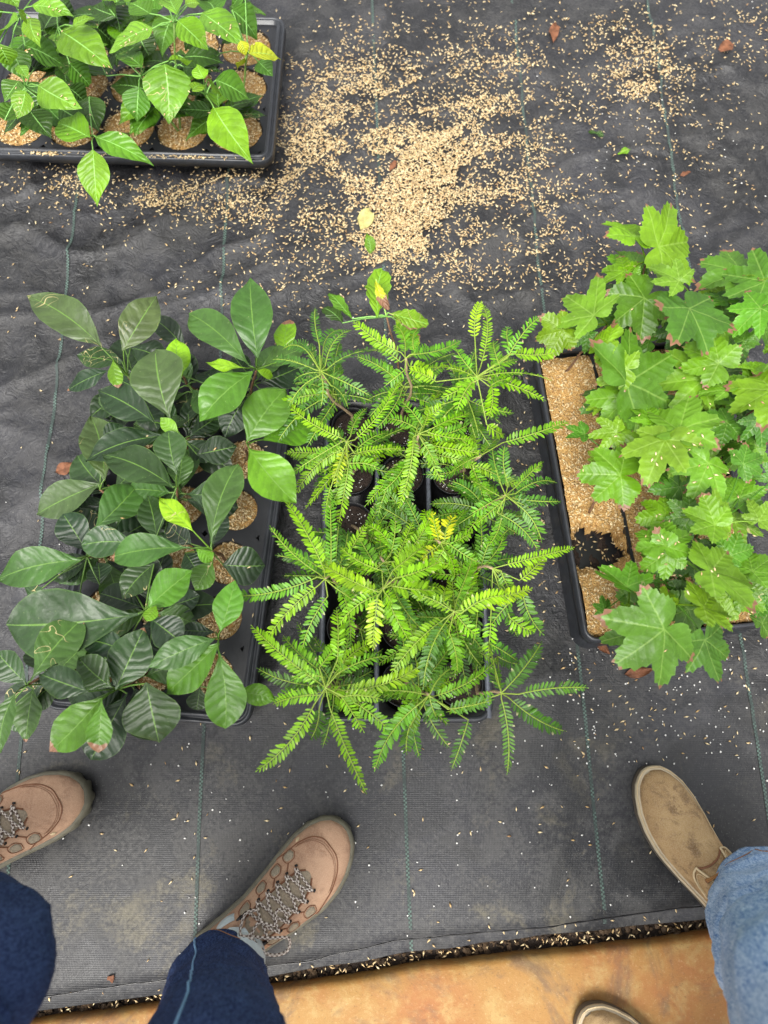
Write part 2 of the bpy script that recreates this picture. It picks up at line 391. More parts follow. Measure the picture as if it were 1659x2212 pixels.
def ext(t, a, b):
    return t if abs(t) <= a else math.copysign(a+(abs(t)-a)*b, t)
NX, NY = 300, 260
mb = MB(); ids = []
for i in range(NX+1):
    x = ext(-1.3+2.6*i/NX, 1.0, 12); ye = interp(seam_w, x); rowids = []
    for j in range(NY+1):
        t = j/NY
        y = ye + (t*1.9 if t < .92 else .92*1.9+(t-.92)*40)
        z = mat_h(x, y) if abs(x) < 1.3 and y < 1.5 else .001
        if j == 0: z += .002
        rowids.append(mb.add((x, y, z), (x, y)))
    ids.append(rowids)
for i in range(NX):
    for j in range(NY): mb.f.append((ids[i][j], ids[i+1][j], ids[i+1][j+1], ids[i][j+1]))
mat_o = mb.build('ground_cover_mat', M['mat']); tag(mat_o, 'black woven weed mat with green marker threads covering the ground', 'ground cover', kind='structure')
mb = MB(); A, B, C = [], [], []
for i in range(161):
    x = ext(-1.3+2.6*i/160, 1.0, 12); w = noise.noise(Vector((x*14, 0, 0)))*.003
    A.append(mb.add((x, interp(seam_w, x)+.02, -.006))); B.append(mb.add((x, interp(mate_w, x)+w+.003, -.0055))); C.append(mb.add((x, interp(mate_w, x)+w-.001, -.018)))
for i in range(160): mb.f.append((A[i], B[i], B[i+1], A[i+1])); mb.f.append((B[i], C[i], C[i+1], B[i+1]))
hem = mb.build('folded_hem', M['mat'], mat_o)
mb = MB(); pts = []
for i in range(401):
    x = -1.0+2.0*i/400; pts.append(Vector((x, interp(seam_w, x)-.0018+noise.noise(Vector((x*22, 3, 0)))*.0022, .0005)))
mb.tube(pts, [.0011+.0007*noise.noise(Vector((i*.35, 1, 0))) for i in range(401)], 5); mb.build('hem_seam', M['hook'], mat_o)
# marker threads (0.3 m apart) following the wrinkles
sdir = [((163, 460), (38, 1690)), ((490, 480), (424, 1960)), ((806, 60), (888, 2050)), ((1108, 40), (1306, 1975)), ((1405, 70), (1652, 1730))]
extra = [((-120, 470), (-330, 1690)), ((1690, 60), (2010, 1720))]
for (a, b) in sdir+extra:
    pa, pb = P(*a), P(*b); d = (pb-pa).normalized(); mb = MB(); n0 = None
    L0 = -1.2; k = 0; prev = None
    p = pa-d*1.2; tot = (pb-pa).length+1.6
    m = int(tot/.01)
    for i in range(m+1):
        q = p+d*(i*.01); q.x += noise.noise(Vector((q.y*4, a[0], 0)))*.003
        if q.y < interp(mate_w, q.x)+.004: break
        onhem = q.y < interp(seam_w, q.x)+.002
        n = Vector((d.y, -d.x, 0))*.0026
        cur = []
        for s in (-1, 0, 1):
            r = q+n*s
            z = -.0048 if onhem else mat_h(r.x, r.y)+.0012
            cur.append(mb.add((r.x, r.y, z), (i*3.4, (s+1)/2*.999)))
        if prev and not (onhem and not was): mb.f.append((prev[0], prev[1], cur[1], cur[0])); mb.f.append((prev[1], prev[2], cur[2], cur[1]))
        prev, was = cur, onhem
    mb.build('marker_thread', M['stripe'], mat_o)
# soil sheet to the horizon, paving slab
mb = MB(); i0 = [mb.add((x, y, -.032)) for x, y in ((-120, -120), (120, -120), (120, 120), (-120, 120))]; mb.f.append(tuple(i0))
tag(mb.build('ground', M['soil']), 'dark damp soil under the mat', 'ground', kind='structure')
mb = MB()
rows = []
prof = [(0, -.03), (.0, -.012), (.003, -.005), (.009, -.0022), (.03, -.0018), (.3, -.002), (.8, -.002), (4, -.002)]
for i in range(161):
    x = ext(-1.3+2.6*i/160, 1.0, 6); y0 = interp(slab_w, x)+noise.noise(Vector((x*9, 5, 0)))*.004+noise.noise(Vector((x*40, 9, 0)))*.0015
    rows.append([mb.add((x, y0-dy, z+(noise.noise(Vector((x*6, dy*6, 2)))*.0008 if dy > .02 else 0))) for dy, z in prof])
for i in range(160):
    for j in range(len(prof)-1): mb.f.append((rows[i][j], rows[i][j+1], rows[i+1][j+1], rows[i+1][j]))
tag(mb.build('paving_slab', M['slab']), 'ochre stone paving slab along the edge of the weed mat', 'paving', kind='structure')
# gravel in the gap
mb = MB()
ico = [Vector(v).normalized() for v in ((0, 0, 1), (1, 0, .3), (.3, 1, .2), (-.8, .6, .3), (-.8, -.6, .2), (.3, -1, .3), (0, 0, -1))]
icf = [(0, 1, 2), (0, 2, 3), (0, 3, 4), (0, 4, 5), (0, 5, 1), (6, 2, 1), (6, 3, 2), (6, 4, 3), (6, 5, 4), (6, 1, 5)]
for k in range(1500):
    x = random.uniform(-.75, .75); ya, yb = interp(mate_w, x), interp(slab_w, x)
    y = random.uniform(yb-.002, ya+.012); r = random.choice((.0015, .002, .002, .003, .003, .004, .006)) * random.uniform(.7, 1.2)
    q = Matrix.Rotation(random.uniform(0, 6.28), 3, 'Z'); b0 = len(mb.v)
    for v in ico:
        w = q @ Vector((v.x*random.uniform(.8, 1.3), v.y*random.uniform(.6, 1), v.z*.7)); mb.add(Vector((x, y, -.031+r*.3))+w*r)
    for f in icf: mb.f.append(tuple(b0+i for i in f))
tag(mb.build('gravel', M['stone_a'], sm=False), 'brown gravel lying in the soil gap between mat and paving', 'gravel', kind='stuff')

# ------------------------------------------------------------------ rice hulls and perlite
HV = np.array([(-.5, 0, 0), (.5, 0, 0), (0, .5, .1), (0, -.5, .1), (0, 0, .5), (0, 0, -.3), (-.3, .38, .05), (.3, -.38, .05)])
HV = np.array([(-.5, 0, 0), (.5, 0, 0), (-.12, .5, 0), (-.12, -.5, 0), (.0, 0, .5), (0, 0, -.4)])
HF = np.array([(0, 3, 4), (3, 1, 4), (1, 2, 4), (2, 0, 4), (3, 0, 5), (1, 3, 5), (2, 1, 5), (0, 2, 5)])
def hull_object(name, pos, parent=None, origin=None, mat='hull', lmin=.0050, lmax=.0100, wk=.32, pitch=.22, nrm=None):
    pos = np.asarray(pos, float); n = len(pos)
    L = rng.uniform(lmin, lmax, n); yaw = rng.uniform(0, 2*np.pi, n); pt = rng.normal(0, pitch, n)
    loc = HV[None]*np.stack([L, L*wk*rng.uniform(.8, 1.2, n), L*wk*.45], 1)[:, None, :]
    cp, sp = np.cos(pt)[:, None], np.sin(pt)[:, None]
    x = loc[..., 0]*cp-loc[..., 2]*sp; z = loc[..., 0]*sp+loc[..., 2]*cp; y = loc[..., 1]
    cy, sy = np.cos(yaw)[:, None], np.sin(yaw)[:, None]
    X = x*cy-y*sy; Y = x*sy+y*cy
    v = np.stack([X, Y, z], 2)+pos[:, None, :]
    o0 = np.array(origin if origin is not None else (root_loc(parent) if parent is not None else (0, 0, 0)))
    v = (v-o0).reshape(-1, 3); f = (HF[None]+6*np.arange(n)[:, None, None]).reshape(-1, 3)
    me = bpy.data.meshes.new(name); me.vertices.add(len(v)); me.vertices.foreach_set('co', v.astype(np.float32).ravel())
    me.loops.add(f.size); me.loops.foreach_set('vertex_index', f.astype(np.int32).ravel())
    me.polygons.add(len(f)); me.polygons.foreach_set('loop_start', np.arange(0, f.size, 3, dtype=np.int32))
    ca = me.color_attributes.new('Col', 'FLOAT_COLOR', 'POINT')
    cc = np.repeat(np.stack([rng.uniform(0, 1, n), rng.uniform(0, 1, n), np.zeros(n), np.ones(n)], 1), 6, 0)
    ca.data.foreach_set('color', cc.astype(np.float32).ravel())
    me.polygons.foreach_set('use_smooth', [True]*len(f)); me.update(calc_edges=True); me.validate(); me.materials.append(M[mat])
    o = bpy.data.objects.new(name, me); col.objects.link(o)
    if parent is not None: o.parent = parent
    return o
pile_c = P(895, 445)
def pile(x, y):
    a = math.exp(-(((x-pile_c.x)/.115)**2+((y-pile_c.y)/.10)**2))*.008
    b = P(960, 330); a += math.exp(-(((x-b.x)/.11)**2+((y-b.y)/.07)**2))*.005
    return a
clus = [  # picture centre, spread, count
    (890, 440, 80, 66, 3300), (960, 355, 95, 60, 2300), (900, 300, 140, 55, 1900), (830, 480, 55, 60, 800), (860, 540, 70, 35, 500),
    (940, 215, 110, 38, 900), (1060, 175, 55, 35, 450), (800, 180, 90, 45, 650), (720, 270, 75, 55, 700), (690, 360, 80, 60, 700),
    (640, 455, 90, 45, 520), (400, 430, 110, 32, 480), (330, 440, 45, 18, 130), (150, 400, 35, 22, 110), (1030, 470, 110, 60, 520),
    (1100, 380, 90, 60, 380), (1400, 185, 50, 32, 620), (1370, 130, 50, 40, 220), (1330, 70, 90, 30, 220), (1580, 60, 60, 45, 200),
    (1000, 560, 110, 40, 330), (1230, 560, 60, 40, 120), (1180, 480, 60, 60, 130), (980, 90, 160, 45, 330), (1200, 230, 70, 60, 130),
    (1450, 260, 110, 80, 170), (650, 300, 40, 60, 200), (700, 150, 50, 60, 160), (1500, 420, 110, 80, 120), (760, 600, 140, 40, 160), (560, 580, 120, 60, 120),
    (1180, 830, 45, 45, 45), (1180, 1000, 60, 90, 50), (1190, 1250, 60, 80, 40), (60, 400, 60, 40, 60)]
pts = []
for cx, cy, sx, sy, n in clus:
    n = int(n*(1.0 if n > 2000 else 1.75)); pts.append(np.stack([rng.normal(cx, sx, n), rng.normal(cy, sy, n)], 1))
pts.append(np.stack([rng.uniform(-60, 1720, 900), rng.uniform(-60, 760, 900)], 1))
pts.append(np.stack([rng.uniform(-40, 1700, 150), rng.uniform(620, 2100, 150)], 1))
pts.append(np.stack([rng.uniform(300, 1659, 70), rng.uniform(1560, 2060, 70)], 1))
pts.append(np.stack([rng.uniform(1200, 1659, 90), rng.uniform(1380, 1640, 90)], 1))
pts = np.concatenate(pts)
gx, gy = Pn(pts[:, 0], pts[:, 1])
hp = []
for (vx, vy), x, y in zip(pts, gx, gy):
    if y < interp(seam_w, x)+.004 or (vx < 598 and vy < 352): continue
    cl_ = noise.noise(Vector((x*16, y*22, 2.5)))+.6*noise.noise(Vector((x*42, y*52, 7.5)))
    if pile(x, y) < .005 and vy < 620 and cl_ < -.12 and random.random() < .8: continue
    hp.append((x, y, mat_h(x, y)+pile(x, y)+.0015+random.random()*.0015+(random.random()*.004 if pile(x, y) > .004 else 0)))
tag(hull_object('rice_hulls', hp), 'pale straw coloured rice hulls scattered and heaped on the black mat', 'rice hulls', kind='stuff')
mb = MB()
mb.grid(lambda u, v: (pile_c.x-.30+.6*u, pile_c.y-.28+.56*v, pile(pile_c.x-.30+.6*u, pile_c.y-.28+.56*v)*1.0-.0045+.0016*noise.noise(Vector((u*26, v*26, 0)))+.0012*noise.noise(Vector((u*70, v*70, 0)))+mat_h(pile_c.x-.30+.6*u, pile_c.y-.28+.56*v)*.6-.0015), 60, 56)
tag(mb.build('rice_hull_heap', M['mulch']), 'low heap of packed rice hulls on the mat behind the middle tray', 'rice hulls', kind='stuff')
gp = []
for k in range(130):
    x = random.uniform(-.7, .7); y = random.uniform(interp(slab_w, x)+.004, interp(mate_w, x)-.001); gp.append((x, y, -.024+random.random()*.004))
for k in range(46):
    x = random.gauss(random.choice((-.02, .12, .30, -.32)), .035); y = random.uniform(interp(slab_w, x)+.004, interp(mate_w, x)-.001); gp.append((x, y, -.021+random.random()*.006))
for k in range(26):
    x = random.uniform(-.6, .6); gp.append((x, random.uniform(interp(mate_w, x)+.004, interp(seam_w, x)), -.003))
tag(hull_object('rice_hulls', gp), 'rice hulls caught in the soil gap beside the paving', 'rice hulls', kind='stuff')
pp = []
for k in range(460):
    vx, vy = (random.uniform(1150, 1659), random.uniform(1370, 1640)) if k < 130 else (random.uniform(950, 1659), random.uniform(1480, 1700)) if k < 180 else (random.uniform(0, 1659), random.uniform(0, 2060)) if k < 320 else (random.gauss(1400, 110), random.gauss(260, 90)) if k < 390 else (random.uniform(400, 1500), random.uniform(1600, 1980))
    p = P(vx, vy)
    if p.y < interp(seam_w, p.x)+.004: continue
    pp.append((p.x, p.y, mat_h(p.x, p.y)+.002+pile(p.x, p.y)))
tag(hull_object('perlite_grains', pp, mat='perlite', lmin=.002, lmax=.0046, wk=.85), 'small white perlite grains sprinkled over the black mat', 'perlite', kind='stuff')

# ------------------------------------------------------------------ trays
def rect_frame(o, ex, ey, W, H, z):
    return lambda a, b, dz=0.0: Vector((o.x+ex.x*a+ey.x*b, o.y+ex.y*a+ey.y*b, z+dz))
def rim_sweep(T, W, H, prof, rc=.012, n=5):
    path = []
    for (cx, cy, a0) in ((W-rc, rc, -90), (W-rc, H-rc, 0), (rc, H-rc, 90), (rc, rc, 180)):
        for k in range(n+1):
            a = R(a0+90*k/n); path.append((cx+rc*math.cos(a), cy+rc*math.sin(a), math.cos(a), math.sin(a)))
    mb = MB(); rings = []
    for x, y, nx, ny in path:
        rings.append([mb.add(T(x+nx*d, y+ny*d, dz)) for d, dz in prof])
    m = len(rings)
    for i in range(m):
        A, B = rings[i], rings[(i+1) % m]
        for j in range(len(prof)-1): mb.f.append((A[j], B[j], B[j+1], A[j+1]))
    return mb
def cell_ring(mb, T, x0, y0, p, rad, rh, nseg=48, scal=0.0, nsc=8):
    cx, cy = x0+p/2, y0+p/2; out, inn = [], []
    for k in range(nseg):
        a = 2*math.pi*(k+.5)/nseg; ca, sa = math.cos(a), math.sin(a); s = (p/2)/max(abs(ca), abs(sa))
        qx, qy = ca*s, sa*s
        kx, ky = math.copysign(p/2, qx), math.copysign(p/2, qy)
        d = math.hypot(qx-kx, qy-ky)
        if d < rh:
            t = d/rh*R(45)
            along_x = abs(abs(qy)-p/2) < 1e-9
            ax, ay = (math.cos(R(45)-t), math.sin(R(45)-t)) if along_x else (math.sin(R(45)-t), math.cos(R(45)-t))
            qx, qy = kx-math.copysign(rh*ax, kx), ky-math.copysign(rh*ay, ky)
        out.append(mb.add(T(cx+qx, cy+qy)))
        rr = rad*(1+scal*abs(math.cos(nsc/2*a))-scal*.5)
        inn.append(mb.add(T(cx+ca*rr, cy+sa*rr)))
    for k in range(nseg): mb.f.append((out[k], out[(k+1) % nseg], inn[(k+1) % nseg], inn[k]))
def mulch_disc(mb, R0, z, seed, amp=.003, rings=7, seg=24, dome=.004):
    c = mb.add((0, 0, z+dome)); prev = None
    for i in range(1, rings+1):
        r = R0*i/rings; cur = []
        for k in range(seg):
            a = 2*math.pi*k/seg; h = z+dome*(1-(i/rings)**2)+amp*noise.noise(Vector((math.cos(a)*r*90+seed, math.sin(a)*r*90, seed)))
            cur.append(mb.add((math.cos(a)*r, math.sin(a)*r, h)))
        for k in range(seg):
            if prev is None: mb.f.append((c, cur[k], cur[(k+1) % seg]))
            else: mb.f.append((prev[k], cur[k], cur[(k+1) % seg], prev[(k+1) % seg]))
        prev = cur
def cell_tray(name, label, corner, right, up, nx, ny, p, margin, z, rad, scal, skip=()):
    """corner, right, up: picture points of the rim (at height z) near corner, along the long and the short side"""
    o = P(*corner, z); ex = (P(*right, z)-o).normalized(); ey = Vector((-ex.y, ex.x, 0))
    if (P(*up, z)-o).dot(ey) < 0: ey = -ey
    W, H = nx*p+2*margin, ny*p+2*margin
    root = thing(name, (o.x, o.y, 0), label, 'seedling tray', None)
    T = rect_frame(o, ex, ey, W, H, z)
    mb = MB()
    for i in range(nx):
        for j in range(ny): cell_ring(mb, T, margin+i*p, margin+j*p, p, rad, .0055, scal=scal)
    a, b = [(0, 0), (W, 0), (W, H), (0, H)], [(margin, margin), (W-margin, margin), (W-margin, H-margin), (margin, H-margin)]
    for k in range(4):
        q = [a[k], a[(k+1) % 4], b[(k+1) % 4], b[k]]; mb.f.append(tuple(mb.add(T(x, y, -.0003)) for x, y in q))
    mb.build('deck', M['black_plastic'], root, sm=False)
    rim_sweep(T, W, H, [(-.004, 0), (-.003, .0), (-.001, .007), (.003, .008), (.005, .003), (.007, .0), (.009, .004), (.012, .005), (.014, .003), (.0145, -.013), (.013, -.013)]).build('rim', M['grey_plastic'], root)
    # cups, shared mesh
    mb = MB(); rg = []
    for r, zz in ((rad*1.0, 0), (rad*.97, -.004), (rad*.72, -z+.006), (rad*.6, -z+.002)):
        rg.append([mb.add((math.cos(2*math.pi*k/24)*r, math.sin(2*math.pi*k/24)*r, zz)) for k in range(24)])
    for A, B in zip(rg, rg[1:]):
        for k in range(24): mb.f.append((A[k], B[k], B[(k+1) % 24], A[(k+1) % 24]))
    mb.f.append(tuple(rg[-1][::-1]))
    cup = mb.build('cell', M['black_plastic'], None, (0, 0, 0)); cupm = cup.data; bpy.data.objects.remove(cup)
    discs = []
    for s in range(3):
        mb = MB(); mulch_disc(mb, rad*.985, -.006, s*7.3)
        d = mb.build('hull_mulch', M['mulch'], None, (0, 0, 0)); discs.append(d.data); bpy.data.objects.remove(d)
        n = 330; a = rng.uniform(0, 2*np.pi, n); r = rad*.95*np.sqrt(rng.uniform(0, 1, n))
        h = hull_object('loose_hulls', np.stack([r*np.cos(a), r*np.sin(a), -.0035+.0035*(1-(r/rad)**2)+rng.uniform(0, .003, n)], 1)); discs.append(h.data); bpy.data.objects.remove(h)
    cells = []
    for i in range(nx):
        for j in range(ny):
            c = T(margin+(i+.5)*p, margin+(j+.5)*p); rel = c-Vector((o.x, o.y, 0))
            co = share('cell', cupm, rel, root)
            s = random.randrange(3); rz = random.uniform(0, 6.28)
            k = share('hull_mulch', discs[2*s], (0, 0, 0), co, rz)
            k2 = share('loose_hulls', discs[2*s+1], (0, 0, 0), co, rz); k2['kind'] = 'stuff'
            cells.append(c)
    return root, cells, T
TZ = .065
tray1, cells1, T1 = cell_tray('cell_tray', 'black round cell tray with straw mulch under pointed leaf seedlings', (574, 340), (-22, 324), (582, 44), 5, 3, .1075, .010, TZ, .0515, .07)
tray2, cells2, T2 = cell_tray('cell_tray', 'black tray with round mulched cells under dark broad leaf seedlings', (522, 1549), (588, 1073), (386, 1533), 6, 3, .0905, .012, TZ, .036, .0)

# straw on the front lip of the first tray
lip = []
for k in range(170):
    a = random.choice((random.gauss(.17, .05), random.gauss(.43, .015), random.uniform(0, .5))); q = T1(a, random.uniform(-.013, -.006), .006); lip.append(tuple(q))
for k in range(900):
    q = T1(random.uniform(.02, .53), .012+random.random()**.8*.31, random.uniform(.0015, .004)); lip.append(tuple(q))
l_o = hull_object('loose_hulls', lip, parent=tray1); l_o['kind'] = 'stuff'
lip = [tuple(T2(random.uniform(0, .5), random.uniform(-.006, .28), .002)) for k in range(45)]
l_o = hull_object('loose_hulls', lip, parent=tray2); l_o['kind'] = 'stuff'

# the middle carrying tray: three slots for pots
oz = .055
o3 = P(692, 1550, oz); ex3 = (P(1056, 1550, oz)-o3); W3 = ex3.length; ex3.normalize(); ey3 = Vector((-ex3.y, ex3.x, 0)); H3 = (P(870, 866, oz)-P(870, 1550, oz)).length
tray3 = thing('pot_carrying_tray', (o3.x, o3.y, 0), 'black slotted carrying tray holding round pots of feathery seedlings', 'pot tray')
T3 = rect_frame(o3, ex3, ey3, W3, H3, oz)
mb = MB(); wall = MB(); pw = W3/3; sr = pw*.45
for i in range(3):
    cx = (i+.5)*pw; N = 64; out, inn, low = [], [], []
    for k in range(N):
        a = 2*math.pi*(k+.5)/N; ca, sa = math.cos(a), math.sin(a)
        s = 1/max(abs(ca)/(pw/2), abs(sa)/(H3/2)); qx, qy = ca*s, sa*s
        # even spread along the perimeter instead of by angle
        t = k/N*4; side = int(t); f = t-side
        c4 = [(-1, -1), (1, -1), (1, 1), (-1, 1)]; (ax, ay), (bx, by) = c4[side], c4[(side+1) % 4]
        qx, qy = (ax+(bx-ax)*f)*pw/2, (ay+(by-ay)*f)*H3/2
        hl = H3/2-.008-sr
        yy = max(-hl, min(hl, qy)); dx, dy = qx, qy-yy; L = math.hypot(dx, dy)
        ix, iy = dx/L*sr, yy+dy/L*sr
        out.append(mb.add(T3(cx+qx, H3/2+qy))); inn.append(mb.add(T3(cx+ix, H3/2+iy, -.002))); low.append(mb.add(T3(cx+ix*.9, H3/2+iy*.99, -oz+.012)))
    for k in range(N):
        k2 = (k+1) % N; mb.f.append((out[k], out[k2], inn[k2], inn[k])); mb.f.append((inn[k], inn[k2], low[k2], low[k]))
    mb.f.append(tuple(low))
mb.build('deck', M['pot_plastic'], tray3)
for i in range(4):
    x = i*pw; mb = MB()
    pr = [(-.0042, -.004), (-.0036, .003), (-.0015, .0055), (.0015, .0055), (.0036, .003), (.0042, -.004)]
    A = [mb.add(T3(x+d, -.001, dz)) for d, dz in pr]; B = [mb.add(T3(x+d, H3+.001, dz)) for d, dz in pr]
    for k in range(5): mb.f.append((A[k], A[k+1], B[k+1], B[k]))
    mb.f.append(tuple(A[::-1])); mb.f.append(tuple(B))
    mb.build('rail', M['rail_plastic'], tray3)
rim_sweep(T3, W3, H3, [(-.002, .0005), (0, .004), (.004, .0045), (.007, .002), (.008, -.05), (.006, -.05)], rc=.02).build('rim', M['grey_plastic'], tray3)
POT = {}
for r in range(6):
    for c in range(3):
        POT[(r, c)] = T3((c+.5)*pw, H3-.012-sr-(r)*(H3-.024-2*sr)/5, 0)

# the right tray: square cells under an unbroken straw mulch
o4 = P(1272, 1378, TZ); ex4 = (P(1164, 768, TZ)-o4); L4 = ex4.length; ex4.normalize(); ey4 = Vector((ex4.y, -ex4.x, 0)); W4 = .285
tray4 = thing('square_cell_tray', (o4.x, o4.y, 0), 'black square cell tray filled with straw mulch under lobed leaf seedlings', 'seedling tray')
T4 = rect_frame(o4, ex4, ey4, L4, W4, TZ)
rim_sweep(T4, L4, W4, [(.012, -TZ+.005), (.004, -.012), (.0015, -.006), (.001, .003), (.004, .005), (.007, .003), (.009, -.004), (.0095, -.014), (.008, -.014), (.002, -TZ+.006)], rc=.014).build('rim', M['grey_plastic'], tray4)
mb = MB(); q = [mb.add(T4(a, b, -TZ+.016)) for a, b in ((0, 0), (L4, 0), (L4, W4), (0, W4))]; mb.f.append(tuple(q)); mb.build('tray_floor', M['pot_plastic'], tray4, sm=False)
cw = W4/3; cl = L4/6; hole = P(1293, 1182, TZ)
for k in (1, 2):
    mb = MB(); mb.box(T4(.004, k*cw-.0025, -TZ+.008), ex4*(L4-.008), ey4*.005, Vector((0, 0, TZ-.010))); mb.build('divider', M['black_plastic'], tray4, sm=False)
for k in range(1, 6):
    mb = MB()
    if abs((hole-T4(k*cl, 0)).dot(ex4)) < .04: continue
    mb.box(T4(k*cl-.002, .004, -TZ+.008), ex4*.004, ey4*(W4-.008), Vector((0, 0, TZ-.016))); mb.build('divider', M['black_plastic'], tray4, sm=False)
def hole_depth(p):
    d = math.hypot((p-hole).dot(ex4)/.045, (p-hole).dot(ey4)/.052)
    return -.045*(1-smooth(.6, 1.15, d+.5*noise.noise(Vector((p.x*30, p.y*30, 3)))+.2*noise.noise(Vector((p.x*80, p.y*80, 3)))))
hl = []
def mul_h(p, u, v):
    h = -.004+.007*noise.noise(Vector((p.x*18, p.y*18, 1)))+.003*noise.noise(Vector((p.x*38, p.y*38, 4)))+.002*noise.noise(Vector((p.x*70, p.y*70, 1)))
    ed = min(u, 1-u)*L4; h -= .010*(1-smooth(0, .02, ed))
    return h+hole_depth(p)
for k in range(3):
    mb = MB()
    def fn(u, v):
        p = T4(.002+u*(L4-.004), k*cw+.003+v*(cw-.006)); p.z += mul_h(p, u, v); return p
    mb.grid(fn, 130, 30); mb.f = [q for q in mb.f if min(hole_depth(Vector(mb.v[i])) for i in q) > -.030]; mb.build('hull_mulch', M['mulch'], tray4)
    for i in range(1700):
        u, v = random.random(), random.random(); p = fn(u, v)
        if hole_depth(p) > -.02 or random.random() < .25: hl.append((p.x, p.y, p.z+.0006+random.random()*.0015))
mb = MB(); mb.grid(lambda u, v: T4(L4*.33-.062+.124*u, .004+v*(cw-.008), -.050+.010*noise.noise(Vector((u*5, v*5, 2)))+.004*noise.noise(Vector((u*16, v*16, 2)))), 24, 16); mb.build('bare_soil', M['potsoil'], tray4)
l_o = hull_object('loose_hulls', hl, parent=tray4); l_o['kind'] = 'stuff'
for k in range(40): pass

# ------------------------------------------------------------------ plants: leaves
OBOV = [(0, .03), (.08, .07), (.2, .32), (.4, .78), (.58, 1), (.74, .95), (.87, .68), (.95, .36), (1, 0)]
ELL = [(0, .03), (.06, .14), (.18, .50), (.35, .88), (.5, 1), (.66, .92), (.80, .64), (.91, .28), (.96, .12), (1, 0)]
ACUM = [(0, .03), (.05, .28), (.15, .7), (.3, .98), (.42, 1), (.56, .86), (.7, .6), (.82, .32), (.92, .12), (1, 0)]
def leaf(parent, node, base, tip, width, color, shape, mat, arch=.10, fold=.12, roll=0.0, curl=.0, brown=0.0, ripple=.02, name='leaf'):
    mb = MB(); d = tip-base; L = d.length; e = d.normalized()
    s = e.cross(Vector((0, 0, 1))); s = s.normalized() if s.length > 1e-4 else Vector((1, 0, 0)); n = s.cross(e)
    if roll: q = Matrix.Rotation(roll, 3, e); s = q @ s; n = q @ n
    bend = random.uniform(-.06, .06)*L; ph = random.uniform(0, 6.28); NU, NV = 16, 8; ids = []
    for i in range(NU+1):
        u = i/NU; uu = u**.9; w = interp(shape, uu)*width/2; row = []
        for j in range(NV+1):
            v = -1+2*j/NV
            p = base+e*(uu*L)+s*(v*w+bend*4*uu*(1-uu))
            z = arch*L*(4*uu*(1-uu))*.6+fold*abs(v)*w - curl*v*v*w + ripple*L*math.sin(uu*9+ph+v*1.3)*v*v + .012*L*math.sin(uu*16+ph*2)*abs(v)
            p = p+n*z
            br = 0.0
            if brown > 0: br = max(0, min(1, (uu-(1-brown))/brown*1.2))
            if brown < 0: br = max(0, min(1, (v*(-1 if ph < 3 else 1)-(1+brown))/(-brown)))*(1 if .15 < uu < .9 else .3)
            row.append(mb.add(p, (uu, j/NV), (max(abs(v), uu if uu > .97 else 0), br, random.random()*.0, 1)))
        ids.append(row)
    for i in range(NU):
        for j in range(NV): mb.f.append((ids[i][j], ids[i][j+1], ids[i+1][j+1], ids[i+1][j]))
    if node is not None and (node-base).length > .004:
        m_ = node.lerp(base, .55)+Vector((0, 0, .004)); rp = max(.0011, width*.016)
        mb.tube([node, m_, base+e*L*.02], [rp*1.2, rp, rp*.9], 5, cap=False)
    o = mb.build(name, mat, parent); o.color = color
    return o
MAPLE = [(0, .97), (4, .95), (10, .87), (16, .77), (22, .66), (27, .61), (33, .70), (40, .86), (46, .92), (52, .89), (62, .74), (70, .61), (77, .53), (85, .60), (94, .71), (101, .75), (110, .67), (122, .54), (138, .50), (152, .45), (163, .33), (173, .15), (180, .05)]
